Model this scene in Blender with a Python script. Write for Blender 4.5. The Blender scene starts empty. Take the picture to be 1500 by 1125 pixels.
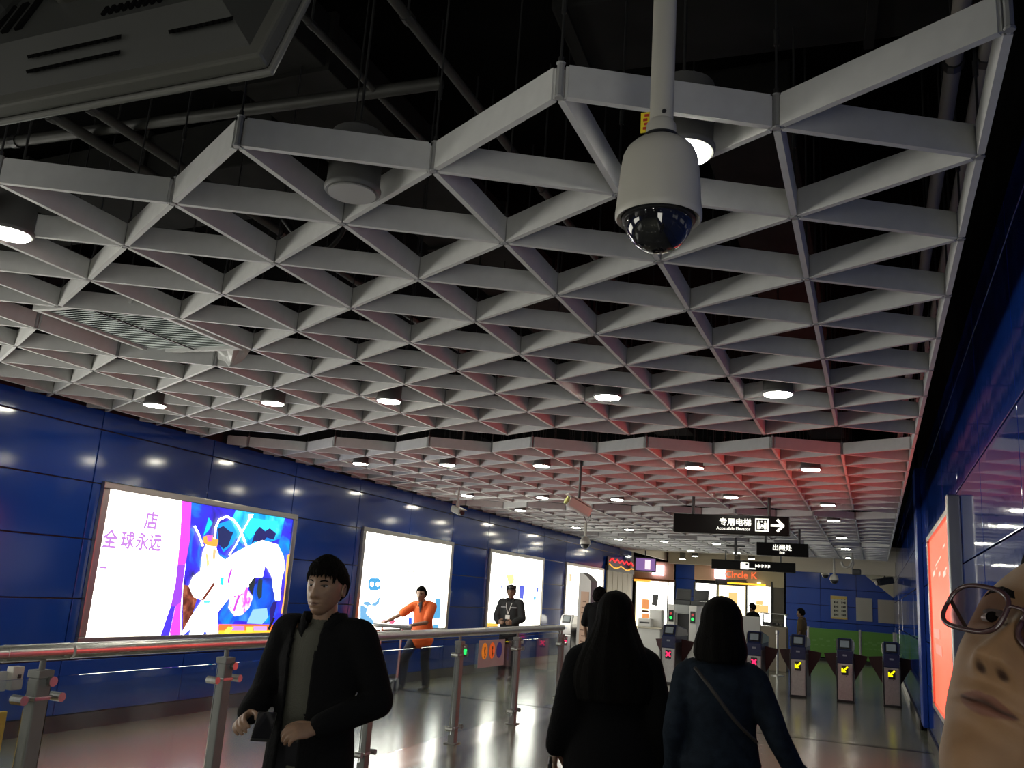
import bpy, bmesh, math, random
import numpy as np
from mathutils import Vector, Matrix
from mathutils.bvhtree import BVHTree
PI = math.pi
R = math.radians
random.seed(7)
SC = bpy.context.scene
COL = SC.collection

# ------------------------------------------------------------------ camera
CAM = np.array([0.0, 0.0, 1.6])
FPX, PITCH, YAW, ROLL = 1301.5, .22832, -.39260, .06887
_cp, _sp, _cy, _sy = math.cos(PITCH), math.sin(PITCH), math.cos(YAW), math.sin(YAW)
_f = np.array([_sy*_cp, _cy*_cp, _sp]); _r = np.array([_cy, -_sy, 0.0]); _u = np.cross(_r, _f)
_c, _s = math.cos(ROLL), math.sin(ROLL)
AX_R = _c*_r + _s*_u; AX_U = -_s*_r + _c*_u; AX_F = _f
cd = bpy.data.cameras.new('camera'); cam = bpy.data.objects.new('camera', cd); COL.objects.link(cam)
m = Matrix.Identity(4)
for i in range(3):
    m[i][0] = AX_R[i]; m[i][1] = AX_U[i]; m[i][2] = -AX_F[i]; m[i][3] = CAM[i]
cam.matrix_world = m
cd.sensor_fit = 'HORIZONTAL'; cd.sensor_width = 36.0; cd.lens = FPX*36/1500; cd.clip_start = 0.05
SC.camera = cam

# ------------------------------------------------------------------ world, exposure
W = bpy.data.worlds.new('world'); SC.world = W; W.use_nodes = True
W.node_tree.nodes['Background'].inputs[0].default_value = (0, 0, 0, 1)
W.node_tree.nodes['Background'].inputs[1].default_value = 0.0
SC.view_settings.view_transform = 'Standard'; SC.view_settings.look = 'None'
SC.view_settings.gamma = 1.0; SC.view_settings.use_curve_mapping = False
SC.view_settings.exposure = 0.0
E_BOX = 7.0      # white light boxes
E_RED = 3.0      # red light box
E_DOWN = 72.0     # downlights
E_SHOP = 8.0     # shop fronts

# ------------------------------------------------------------------ measuring helpers (photo pixel -> point on a real plane)
def ray(px, py):
    return AX_F + (px-750)/FPX*AX_R - (py-562.5)/FPX*AX_U
def atX(px, py, X): v = ray(px, py); return CAM + v*((X-CAM[0])/v[0])
def atY(px, py, Y): v = ray(px, py); return CAM + v*((Y-CAM[1])/v[1])
def atZ(px, py, Z): v = ray(px, py); return CAM + v*((Z-CAM[2])/v[2])
def atD(px, py, D): return CAM + ray(px, py)*D

# ------------------------------------------------------------------ materials
MATS = {}
def mat(name, col, rough=.5, metal=0.0, emit=None, es=0.0, spec=.5, noise=0.0, nscale=8.0, bump=0.0, bscale=60.0, trans=0.0, coat=0.0, sss=0.0, stretch=None):
    if name in MATS: return MATS[name]
    M = bpy.data.materials.new(name); M.use_nodes = True
    nt = M.node_tree; b = nt.nodes['Principled BSDF']
    b.inputs['Base Color'].default_value = (*col, 1); b.inputs['Roughness'].default_value = rough
    b.inputs['Metallic'].default_value = metal; b.inputs['Specular IOR Level'].default_value = spec
    if trans: b.inputs['Transmission Weight'].default_value = trans
    if coat: b.inputs['Coat Weight'].default_value = coat
    if sss:
        b.inputs['Subsurface Weight'].default_value = sss; b.inputs['Subsurface Radius'].default_value = (.01, .004, .002)
    if emit is not None:
        b.inputs['Emission Color'].default_value = (*emit, 1); b.inputs['Emission Strength'].default_value = es
    if noise or bump:
        tc = nt.nodes.new('ShaderNodeTexCoord'); src = tc.outputs['Object']
        if stretch:
            mp = nt.nodes.new('ShaderNodeMapping'); mp.inputs['Scale'].default_value = stretch
            nt.links.new(src, mp.inputs[0]); src = mp.outputs[0]
        if noise:
            n = nt.nodes.new('ShaderNodeTexNoise'); n.inputs['Scale'].default_value = nscale; n.inputs['Detail'].default_value = 6
            nt.links.new(src, n.inputs['Vector'])
            rp = nt.nodes.new('ShaderNodeValToRGB')
            lo = [max(0, c*(1-noise)) for c in col]; hi = [min(1, c*(1+noise)) for c in col]
            rp.color_ramp.elements[0].color = (*lo, 1); rp.color_ramp.elements[1].color = (*hi, 1)
            rp.color_ramp.elements[0].position = .3; rp.color_ramp.elements[1].position = .7
            nt.links.new(n.outputs['Fac'], rp.inputs[0]); nt.links.new(rp.outputs[0], b.inputs['Base Color'])
        if bump:
            n2 = nt.nodes.new('ShaderNodeTexNoise'); n2.inputs['Scale'].default_value = bscale; n2.inputs['Detail'].default_value = 3
            nt.links.new(src, n2.inputs['Vector'])
            bp = nt.nodes.new('ShaderNodeBump'); bp.inputs['Strength'].default_value = bump; bp.inputs['Distance'].default_value = .02
            nt.links.new(n2.outputs['Fac'], bp.inputs['Height']); nt.links.new(bp.outputs[0], b.inputs['Normal'])
    MATS[name] = M
    return M
def glow(name, col, s): return mat(name, (.02, .02, .02), .4, emit=col, es=s)

M_blue = mat('blue_enamel', (.010, .050, .30), .10, spec=.6, bump=.06, bscale=1.3)
M_bluer = mat('blue_enamel_right', (.008, .040, .25), .06, spec=.75, bump=.12, bscale=1.6)
M_seam = mat('seam_black', (.008, .008, .01), .5)
M_black = mat('black_plaster', (.007, .007, .007), .95, spec=.0, noise=.3, nscale=3)
M_void = mat('void_concrete', (.005, .005, .005), .95, spec=.0, noise=.4, nscale=2)
M_lat = mat('lattice_grey', (.56, .56, .55), .55, noise=.05, nscale=14)
M_hub = mat('hub_grey', (.28, .28, .28), .5)
M_rod = mat('rod_metal', (.07, .07, .07), .4, metal=.7)
M_pipe = mat('pipe_grey', (.055, .055, .05), .5, metal=.3, noise=.2)
M_duct = mat('duct_grey', (.018, .018, .017), .8, spec=.1, noise=.25, nscale=4)
M_steel = mat('brushed_steel', (.50, .49, .47), .30, metal=1.0, noise=.06, nscale=40, stretch=(1, 1, .05))
M_steel2 = mat('dull_steel', (.42, .41, .40), .35, metal=1.0, noise=.08, nscale=30)
M_post = mat('post_grey', (.16, .165, .155), .6, spec=.2, noise=.08)
M_frame = mat('box_frame_steel', (.45, .42, .38), .3, metal=1.0)
M_floor = mat('polished_stone', (.155, .16, .125), .18, spec=.85, noise=.12, nscale=5)
M_skirt = mat('dark_skirting', (.035, .03, .026), .35)
M_white = mat('white_plastic', (.62, .61, .58), .4)
M_cream = mat('cream_paint', (.55, .50, .40), .6)
M_peach = mat('peach_fascia', (.80, .52, .34), .6)
M_dark = mat('dark_plastic', (.015, .015, .016), .35)
M_dgrey = mat('dark_grey_plastic', (.035, .037, .037), .5, noise=.1)
M_glass = mat('clear_glass', (.92, .97, .95), .02, trans=1.0, spec=.5)
M_signblk = mat('sign_black', (.005, .005, .005), .6, spec=.12)
M_signtxt = glow('sign_letters_white', (1, .97, .85), 1.5)
M_gateblue = mat('gate_blue', (.006, .014, .07), .35)
M_flap = mat('maroon_flap', (.045, .008, .010), .5)
M_ledy = glow('led_yellow', (.95, .85, .0), 1.4)
M_ledr = glow('led_red', (1, .02, .12), 1.6)
M_ledg = glow('led_green', (.02, 1, .15), 1.2)
M_green = mat('green_hoarding', (.10, .27, .04), .4)
M_lamp = glow('lamp_glow', (1, .99, .84), E_DOWN)
M_lampoff = mat('lamp_frosted_off', (.3, .3, .28), .4)
M_skin = mat('skin', (.21, .122, .076), .5, sss=.15, noise=.08, nscale=40)
M_skinb = mat('skin_close', (.165, .094, .049), .6, spec=.2, sss=.1, noise=.06, nscale=60, bump=.05, bscale=500)
M_lip = mat('lip', (.12, .055, .035), .5)
M_hairm = mat('black_hair', (.004, .0035, .003), .75, spec=.05, bump=.6, bscale=40, stretch=(8, 8, .6))
M_eyew = mat('eye_white', (.24, .22, .20), .25)
M_eyed = mat('eye_dark', (.01, .008, .006), .15)
M_coat = mat('black_wool', (.005, .005, .0055), .95, spec=.08, bump=.3, bscale=90)
M_sweat = mat('grey_sweater', (.06, .06, .048), .9, spec=.2, bump=.4, bscale=150)
M_trou = mat('black_trousers', (.008, .008, .010), .9, spec=.2)
M_shoe = mat('black_shoe', (.008, .008, .008), .4)
M_denim = mat('navy_denim', (.011, .016, .024), .9, spec=.08, noise=.3, nscale=30, bump=.2, bscale=200)
M_orange = mat('orange_uniform', (.62, .10, .012), .8, noise=.08, nscale=6)
M_navy = mat('navy_trousers', (.012, .014, .022), .85)
M_olive = mat('olive_shirt', (.10, .065, .025), .85)

# ------------------------------------------------------------------ objects
def tag(o, label=None, cat=None, group=None, kind=None):
    if label: o['label'] = label
    if cat: o['category'] = cat
    if group: o['group'] = group
    if kind: o['kind'] = kind
    return o
def thing(name, label, cat, loc=(0, 0, 0), rotz=0.0, group=None):
    o = bpy.data.objects.new(name, None); COL.objects.link(o)
    o.location = loc; o.rotation_euler = (0, 0, rotz); o.empty_display_size = .1
    return tag(o, label, cat, group)
def link(name, me, parent=None, loc=None, rotz=None):
    o = bpy.data.objects.new(name, me); COL.objects.link(o)
    if parent is not None: o.parent = parent
    if loc is not None: o.location = loc
    if rotz is not None: o.rotation_euler = (0, 0, rotz)
    return o
def empty_matrix(o):
    M = Matrix.Translation(o.location) @ o.rotation_euler.to_matrix().to_4x4()
    return empty_matrix(o.parent) @ M if o.parent else M
def copy_tree(o, parent=None):
    c = o.copy(); COL.objects.link(c); c.parent = parent
    for ch in list(o.children): copy_tree(ch, c)
    return c
class MB:
    def __init__(s): s.v = []; s.f = []; s.mi = []; s.cur = 0
    def add(s, vs, fs):
        n = len(s.v); s.v += [tuple(float(a) for a in v) for v in vs]
        s.f += [tuple(n+i for i in f) for f in fs]; s.mi += [s.cur]*len(fs); return s
    def box(s, c, d, M=None):
        x, y, z = [a/2 for a in d]
        vs = [Vector((a*x, b*y, e*z)) for a in (-1, 1) for b in (-1, 1) for e in (-1, 1)]
        if M is not None: vs = [M @ v for v in vs]
        vs = [v + Vector(c) for v in vs]
        return s.add(vs, [(0, 1, 3, 2), (4, 6, 7, 5), (0, 4, 5, 1), (2, 3, 7, 6), (0, 2, 6, 4), (1, 5, 7, 3)])
    def bbox(s, c, d, b=.01, M=None):          # box with chamfered edges
        bm = bmesh.new(); bmesh.ops.create_cube(bm, size=1)
        for v in bm.verts: v.co = Vector((v.co.x*d[0], v.co.y*d[1], v.co.z*d[2]))
        bmesh.ops.bevel(bm, geom=bm.edges[:], offset=b, segments=2, affect='EDGES', profile=.6)
        bm.verts.index_update()
        vs = [v.co.copy() for v in bm.verts]
        if M is not None: vs = [M @ v for v in vs]
        fs = [tuple(v.index for v in f.verts) for f in bm.faces]; bm.free()
        return s.add([v+Vector(c) for v in vs], fs)
    def tube(s, pts, r, n=10, caps=True):
        pts = [Vector(p) for p in pts]; rs = r if isinstance(r, (list, tuple)) else [r]*len(pts)
        vs = []; prev = None
        for i, p in enumerate(pts):
            t = (pts[min(i+1, len(pts)-1)]-pts[max(i-1, 0)]).normalized()
            a = prev if prev is not None else (Vector((0, 0, 1)) if abs(t.z) < .9 else Vector((1, 0, 0)))
            a = (a - t*a.dot(t)).normalized(); prev = a; b = t.cross(a)
            for k in range(n):
                q = 2*PI*k/n; vs.append(p + (a*math.cos(q)+b*math.sin(q))*rs[i])
        fs = []
        for i in range(len(pts)-1):
            for k in range(n):
                k2 = (k+1) % n; fs.append((i*n+k, i*n+k2, (i+1)*n+k2, (i+1)*n+k))
        if caps:
            fs.append(tuple(reversed(range(n)))); fs.append(tuple((len(pts)-1)*n+k for k in range(n)))
        return s.add(vs, fs)
    def lathe(s, prof, c=(0, 0, 0), n=24, M=None):
        vs = []; fs = []; c = Vector(c)
        for (r, z) in prof:
            for k in range(n):
                q = 2*PI*k/n; v = Vector((r*math.cos(q), r*math.sin(q), z))
                vs.append((M @ v if M is not None else v) + c)
        for i in range(len(prof)-1):
            for k in range(n):
                k2 = (k+1) % n; fs.append((i*n+k, i*n+k2, (i+1)*n+k2, (i+1)*n+k))
        fs.append(tuple(reversed(range(n)))); fs.append(tuple((len(prof)-1)*n+k for k in range(n)))
        return s.add(vs, fs)
    def prism(s, poly, off):                   # polygon (3-D points) extruded by off
        n = len(poly); off = Vector(off); a = [Vector(p) for p in poly]; b = [p+off for p in a]
        return s.add(a+b, [tuple(reversed(range(n))), tuple(range(n, 2*n))] + [(k, (k+1) % n, n+(k+1) % n, n+k) for k in range(n)])
    def build(s, name, mats, parent=None, smooth=False, world=False, angle=None):
        me = bpy.data.meshes.new(name); vs = s.v
        if world and parent is not None:
            Mi = empty_matrix(parent).inverted(); vs = [tuple(Mi @ Vector(v)) for v in vs]
        me.from_pydata(vs, [], s.f)
        for mm in (mats if isinstance(mats, (list, tuple)) else [mats]): me.materials.append(mm)
        me.polygons.foreach_set('material_index', s.mi)
        bm = bmesh.new(); bm.from_mesh(me); bmesh.ops.recalc_face_normals(bm, faces=bm.faces); bm.to_mesh(me); bm.free()
        if smooth: me.polygons.foreach_set('use_smooth', [True]*len(me.polygons))
        if angle: me.set_sharp_from_angle(angle=R(angle))
        me.update()
        return link(name, me, parent)
def single(mb, name, mats, label, cat, group=None, **k):   # a thing that is one mesh; origin moved to its base
    v = np.array(mb.v); c = Vector(((v[:, 0].min()+v[:, 0].max())/2, (v[:, 1].min()+v[:, 1].max())/2, v[:, 2].min()))
    mb.v = [tuple(Vector(q)-c) for q in mb.v]
    o = mb.build(name, mats, **k); o.location = c
    return tag(o, label, cat, group)
def struct(mb, name, mats, parent=None, **k):
    o = mb.build(name, mats, parent, **k)
    if parent is None: o['kind'] = 'structure'
    return o
def text_mesh(body, size, align='CENTER', bold=0.0):
    c = bpy.data.curves.new('lettering', 'FONT'); c.body = body; c.size = size; c.align_x = align; c.align_y = 'CENTER'
    c.extrude = .0; c.resolution_u = 2
    o = bpy.data.objects.new('lettering', c); COL.objects.link(o)
    me = bpy.data.meshes.new_from_object(o.evaluated_get(bpy.context.evaluated_depsgraph_get()))
    bpy.data.objects.remove(o); bpy.data.curves.remove(c)
    return me
def text(body, size, center, right, up, mt, parent, name='lettering', align='CENTER', bold=0.0, lift=.003):
    me = text_mesh(body, size, align, bold)
    r = Vector(right).normalized(); u = Vector(up).normalized(); n = r.cross(u)
    Mi = empty_matrix(parent).inverted()
    if bold:                      # heavier strokes: the same glyphs again, shifted by the stroke gain
        V0 = [v.co.copy() for v in me.vertices]; F0 = [tuple(q.vertices) for q in me.polygons]; V1 = []; F1 = []
        for q, (dx, dy) in enumerate(((0, 0), (-bold, 0), (bold, 0), (0, -bold), (0, bold))):
            o_ = len(V1); V1 += [(v.x+dx, v.y+dy, .0002*q) for v in V0]; F1 += [tuple(o_+i for i in f) for f in F0]
        me = bpy.data.meshes.new('lettering'); me.from_pydata(V1, [], F1)
    for v in me.vertices:
        v.co = Mi @ (Vector(center) + r*v.co.x + u*v.co.y + n*(lift+v.co.z))
    me.materials.clear(); me.materials.append(mt)
    for p in me.polygons: p.material_index = 0
    return link(name, me, parent)

# ------------------------------------------------------------------ the hall
XL, XR, XF, YB = -7.28, .66, .605, 34.0     # left wall, right wall near / far, back wall
struct(MB().box((-3.3, 14, -.1), (8.6, 46, .2)), 'floor', M_floor)
struct(MB().box((-3.3, 13, 4.75), (9.4, 48, .3)), 'ceiling', M_void)
wl = struct(MB().box((XL-.13, 10.9, 2.3), (.2, 36.4, 4.6)), 'wall_left', M_seam)
wr = struct(MB().box((XR+.13, 4.1, 2.3), (.2, 22.2, 4.6)).box((XF+.13, 24.6, 2.3), (.2, 18.8, 4.6)), 'wall_right', M_black)
struct(MB().box((-3.3, YB+.12, 2.3), (8.4, .2, 4.6)), 'wall_back', M_black)
struct(MB().box((-3.3, -7.1, 2.3), (8.4, .2, 4.6)), 'wall_front', M_black)
struct(MB().box((XL+.01, 10.9, .075), (.02, 36.2, .15)), 'baseboard_left', M_skirt)
struct(MB().box((XR-.012, 3.6, .075), (.02, 21.2, .15)).box((XF-.012, 24.6, .075), (.02, 18.7, .15)), 'baseboard_right', M_skirt)
# enamel panels, one object each, sharing a mesh per row height
def wall_panels(parent, X, sgn, ys, zs, mt):
    cache = {}
    for a in range(len(ys)-1):
        for b in range(len(zs)-1):
            L = ys[a+1]-ys[a]; H = zs[b+1]-zs[b]; k = (round(L, 3), round(H, 3))
            if k not in cache:
                o = MB().bbox((0, 0, 0), (.03, L-.012, H-.012), .004).build('panel', mt, parent); cache[k] = o.data
            else:
                o = link('panel', cache[k], parent)
            o.location = (X+sgn*.015 + random.uniform(-.0015, .0015), (ys[a]+ys[a+1])/2, (zs[b]+zs[b+1])/2)
ysl = [-5.09+1.69*k for k in range(21)]
wall_panels(wl, XL, -1, ysl, [.15, .66, 1.24, 1.82, 2.38, 2.92, 3.12], M_blue)
wall_panels(wr, XR, 1, [-5.4+1.7*k for k in range(12)]+[14.2], [.15, .72, 1.3, 2.05, 2.65, 3.5, 3.72], M_bluer)
wall_panels(wr, XF, 1, [15.0+1.7*k for k in range(12)], [.15, .72, 1.3, 2.05, 2.65, 3.5, 3.72], M_bluer)
# blue corner post where the right wall steps in
pb = MB().bbox((XF+.02, 14.55, 1.95), (.07, .7, 3.6), .008)
struct(pb, 'trim_1', mat('blue_post', (.006, .04, .27), .3), )
struct(MB().box((-3.3, 12.85, .0015), (8.2, .12, .003)), 'trim_2', mat('dark_inlay', (.02, .02, .018), .2))

# ------------------------------------------------------------------ triangular lattice ceiling
S = .712; ZL = 3.1
O2 = np.array([-2.7236, 2.6870]); D3 = np.array([0, S]); D1 = S*np.array([math.sin(PI/3), .5])
def node(i, j): p = O2 + i*D1 + j*D3; return Vector((p[0], p[1], ZL))
BH, BT = .112, .023
def beam_mesh(L):
    b = MB()
    b.box((0, 0, BH/2), (L-.05, BT, BH))
    for sx in (-1, 1): b.box((sx*(L/2-.022), 0, BH/2), (.012, BT*.45, BH*.96))
    return b
bm_full = None
def panel(k, label):
    global bm_full
    P0 = node(-1, 9*k+4)
    t = thing('lattice_panel', label, 'ceiling panel', (P0.x, P0.y, ZL))
    nodes = set()
    for i in range(-7, 6):
        for j in range(9*k-math.ceil(i/2), 9*k+7-math.floor(i/2)+1):
            if k == 0 and (i, j) == (-3, 4): continue
            if k == 3 and node(i, j).y > 27.6: continue
            nodes.add((i, j))
    if k < 3: nodes2 = nodes | ({(5, 9*(k+1)-3)} )
    else: nodes2 = nodes
    hubs = MB(); rods = MB(); hub_me = None
    for (i, j) in sorted(nodes2):
        p = node(i, j)
        for (di, dj, ang) in ((1, 0, 30), (0, 1, 90), (1, -1, -30)):
            q = (i+di, j+dj)
            if q not in nodes2: continue
            if k == 0 and {(i, j), q} in ({(-3, 3), (-4, 4)}, {(-2, 4), (-3, 5)}): continue
            c = (p+node(*q))/2 - Vector(t.location)
            if bm_full is None:
                o = beam_mesh(S).build('beam', M_lat, t); bm_full = o.data
            else: o = link('beam', bm_full, t)
            o.location = c; o.rotation_euler = (0, 0, R(ang))
        if i == -7:                       # stubs that end on the wall
            for ang in (210, 150):
                L = (p.x-XL)/math.sin(PI/3) - .012
                o = beam_mesh(L).build('beam', M_lat, t)
                d = Vector((math.cos(R(ang)), math.sin(R(ang)), 0))
                o.location = p + d*L/2 - Vector(t.location); o.rotation_euler = (0, 0, R(ang))
        if (i, j) not in nodes: continue
        lp = p - Vector(t.location)
        if k < 2:
            if hub_me is None:
                h = MB().lathe([(.014, -.002), (.016, .004), (.012, .01), (.012, BH+.004), (.016, BH+.008)], n=8)
                o = h.build('hub', M_hub, t); hub_me = o.data
                r_ = MB().tube([(0, 0, BH), (0, 0, 1.5)], .0045, 6).tube([(0, 0, .30), (0, 0, .36)], .009, 8).tube([(0, 0, BH), (0, 0, BH+.03)], .009, 6)
                r = r_.build('hanger_rod', M_rod, t); rod_me = r.data
            else:
                o = link('hub', hub_me, t); r = link('hanger_rod', rod_me, t)
            o.location = lp; r.location = lp
        else:
            hubs.lathe([(.014, -.002), (.012, .01), (.012, BH)], lp, 6)
            rods.tube([lp+Vector((0, 0, BH)), lp+Vector((0, 0, 1.5))], .005, 4)
    if hubs.v:
        tag(hubs.build('hub', M_hub, t), kind='stuff'); tag(rods.build('hanger_rod', M_rod, t), kind='stuff')
    return t
panel(0, 'grey triangular lattice ceiling panel nearest the camera, with the dome camera in front of it')
panel(1, 'reddish lit triangular lattice ceiling panel, second from the camera, behind the first dark gap')
panel(2, 'grey triangular lattice ceiling panel, third from the camera, above the elevator sign')
panel(3, 'pale triangular lattice ceiling panel, farthest from the camera, before the shops')

# ------------------------------------------------------------------ downlights
ORD = ['first', 'second', 'third', 'fourth', 'fifth', 'sixth', 'seventh', 'eighth']
def downlight_parts(t, lit, big=1.0):
    MB().lathe([(.105, 0.0), (.112, .01), (.112, .02), (.104, .03), (.104, .25), (.06, .27), (.03, .30)], n=24).build('housing', mat('lamp_can', (.10, .10, .095), .5), t, smooth=True, angle=40)
    MB().lathe([(.094, -.006), (.094, .004)], n=24).build('diffuser', M_lamp if lit else M_lampoff, t)
    MB().tube([(0, 0, .3), (0, 0, 1.519)], .006, 6).build('hanger_rod', M_rod, t)
rows = [(2.74, [-.57, -1.87, -3.76]), (6.38, [-.60, -1.85, -3.75, -4.93, -6.28]), (9.97, [-.60, -1.84, -3.67, -4.93, -6.19]),
        (13.4, [-.58, -1.83, -3.66, -4.89, -6.21]), (15.65, [-.59, -6.14]), (19.3, [-.58, -3.6, -4.97, -6.2]), (22.6, [-.59, -3.6, -4.9, -6.1]), (26.2, [-.6, -1.85, -3.6, -4.9])]
first = {}
for ri, (y, xs) in enumerate(rows):
    for ci, x in enumerate(xs):
        lit = not (ri == 0 and ci == 1)
        lab = ('unlit round grey ceiling downlight near the camera, left of the dome camera' if not lit else
               'lit round downlight, %s row from the camera, %s from the right' % (ORD[ri], ORD[ci]))
        yy = y - (.7 if (ri == 3 and ci == 1) else 0)
        t = thing('downlight', lab, 'ceiling light', (x, yy, ZL-.02), 0, 'round downlights in the lattice ceiling')
        if lit not in first: downlight_parts(t, lit); first[lit] = t
        else:
            for ch in list(first[lit].children):
                c = ch.copy(); COL.objects.link(c); c.parent = t
# rows behind the camera, the hall goes on there; and below the plain far ceiling
for ri, (y, xs, z, nm) in enumerate(((-.9, (-.6, -1.9, -3.7, -6.2), ZL-.02, 'first row behind the camera'), (-4.5, (-.6, -1.9, -3.7, -6.2), ZL-.02, 'second row behind the camera'),
        (29.6, (-.75, -3.6, -5.4), 3.10, 'first row below the plain far ceiling'), (32.2, (-2.0, -4.4, -6.3), 3.10, 'second row below the plain far ceiling'))):
    for ci, x in enumerate(xs):
        t = thing('downlight', 'lit round downlight, %s, %s from the right' % (nm, ORD[ci]), 'ceiling light', (x, y, z), 0, 'round downlights in the lattice ceiling')
        for ch in list(first[True].children):
            c = ch.copy(); COL.objects.link(c); c.parent = t

# ------------------------------------------------------------------ light boxes on the left wall
def print_polys(parent, X, polys, pxmap, sgn=1, name='poster_print'):
    """flat print: coloured areas lying on the poster, each a hair above the one before"""
    mats = []; b = MB()
    for k, (col, s, poly) in enumerate(polys):
        if isinstance(col, str):
            mm = MATS[col]
            if mm not in mats: mats.append(mm)
            b.cur = mats.index(mm); b.add([(X+sgn*.0006*(k+1), pxmap(*c)[1], pxmap(*c)[2]) for c in poly], [tuple(range(len(poly)))]); continue
        key = 'print_%02x%02x%02x_%d' % (int(col[0]*255), int(col[1]*255), int(col[2]*255), int(s*10))
        mm = glow(key, col, s)
        if mm not in mats: mats.append(mm)
        b.cur = mats.index(mm)
        pts = []
        for c in poly:
            q = pxmap(*c); pts.append((X+sgn*.0006*(k+1), q[1], q[2]))
        b.add(pts, [tuple(range(len(pts)))])
    o = b.build(name, mats, parent, world=True)
    # triangulate concave polygons properly
    bm = bmesh.new(); bm.from_mesh(o.data); bmesh.ops.triangulate(bm, faces=bm.faces); bm.to_mesh(o.data); bm.free()
    return o
def light_box(y0, y1, label, z0=.80, z1=2.41, X=XL, sgn=1, dep=.05, mt=None, fr=.09):
    t = thing('light_box', label, 'light box', (X+sgn*.001, (y0+y1)/2, z0), 0)
    for (nm, a, b, c, d) in (('frame_rail', y0, y1, z0, z0+fr*.8), ('frame_rail', y0, y1, z1-fr*.8, z1), ('frame_stile', y0, y0+fr, z0+fr*.8, z1-fr*.8), ('frame_stile', y1-fr, y1, z0+fr*.8, z1-fr*.8)):
        MB().bbox((X+sgn*dep/2, (a+b)/2, (c+d)/2), (dep, b-a, d-c), .008).build(nm, M_frame, t, world=True)
    MB().box((X+sgn*dep*.3, (y0+y1)/2, (z0+z1)/2), (dep*.4, y1-y0-2*fr+.01, z1-z0-1.6*fr+.01)).build('poster', mt or M_boxw, t, world=True)
    return t
M_boxw = glow('poster_backlit_white', (1, .98, .88), E_BOX)
XP = XL + .026
lb0 = light_box(6.85, 10.22, 'wide light box poster with white left half and blue stage picture, behind the walking man')
lb1 = light_box(11.95, 15.2, 'white light box poster behind the worker in orange')
lb2 = light_box(16.95, 20.25, 'white light box poster behind the guard in black cap')
lb3 = light_box(21.92, 25.4, 'white light box poster behind the grey pylon, farthest on the left wall')
light_box(1.8, 5.15, 'white light box poster on the left wall, just outside the frame'); light_box(-3.25, .1, 'white light box poster on the left wall, behind the camera')
light_box(-3.7, -.3, 'white light box poster on the right wall, behind the camera', X=XR, sgn=-1)  # unseen box, added to brighten the lattice faces turned to the camera
def c1(x, y): return atX(100+x*.22667, 700+y*.22667, XP)
BL = 1.6
def strip(pts, w):
    n = len(pts); L = []; Rr = []
    for i, p in enumerate(pts):
        a = np.array(pts[max(i-1, 0)], float); b = np.array(pts[min(i+1, n-1)], float); d = (b-a)/np.linalg.norm(b-a); nn = np.array([-d[1], d[0]])*w
        L.append(tuple(np.array(p)+nn)); Rr.append(tuple(np.array(p)-nn))
    return L + Rr[::-1]
WHT = (1, .97, .95)
def print_mat(name, stops, scale, strength, seed=0.0):
    M = bpy.data.materials.new(name); M.use_nodes = True; nt = M.node_tree; bs = nt.nodes['Principled BSDF']; bs.inputs['Base Color'].default_value = (.02, .02, .02, 1)
    tc = nt.nodes.new('ShaderNodeTexCoord'); mp_ = nt.nodes.new('ShaderNodeMapping'); mp_.inputs['Location'].default_value = (seed, seed, seed); n = nt.nodes.new('ShaderNodeTexNoise'); n.inputs['Scale'].default_value = scale; n.inputs['Detail'].default_value = 5; n.inputs['Distortion'].default_value = .8
    rp = nt.nodes.new('ShaderNodeValToRGB'); e = rp.color_ramp.elements
    while len(e) < len(stops): e.new(.5)
    for q, (ps, cl) in enumerate(stops): e[q].position = ps; e[q].color = (*cl, 1)
    nt.links.new(tc.outputs['Object'], mp_.inputs[0]); nt.links.new(mp_.outputs[0], n.inputs['Vector']); nt.links.new(n.outputs['Fac'], rp.inputs[0]); nt.links.new(rp.outputs[0], bs.inputs['Emission Color']); bs.inputs['Emission Strength'].default_value = strength
    MATS[name] = M; return M
print_mat('print_night_sky', [(.30, (.005, .01, .12)), (.42, (.03, .015, .62)), (.55, (.02, .03, .85)), (.66, (0, .22, .9)), (.78, (0, .55, .95))], 2.6, 1.5, 3.1)
print_mat('print_bright_sky', [(.30, (0, .12, .7)), (.45, (0, .38, .92)), (.6, (.02, .62, .97)), (.75, (.2, .8, 1))], 3.5, 1.5, 1.0)
print_mat('print_white_costume', [(.28, (.55, .25, .5)), (.36, (.95, .8, .75)), (.46, (1, .97, .95)), (.7, (1, .98, .97))], 5.0, E_BOX*.8, 5.0)
print_mat('print_pink_cloth', [(.35, (.5, .05, .5)), (.5, (.95, .6, .85)), (.65, (1, .92, .95))], 9.0, 2.2, 2.0)
print_mat('print_deep_blue', [(.3, (.01, .02, .35)), (.5, (.0, .10, .75)), (.68, (.05, .3, .9)), (.8, (.4, .6, .95))], 3.0, 1.5, 7.0)
print_mat('print_brown', [(.35, (.12, .02, .01)), (.55, (.36, .08, .04)), (.7, (.6, .2, .1))], 9.0, 1.0, 7.0)
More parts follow.
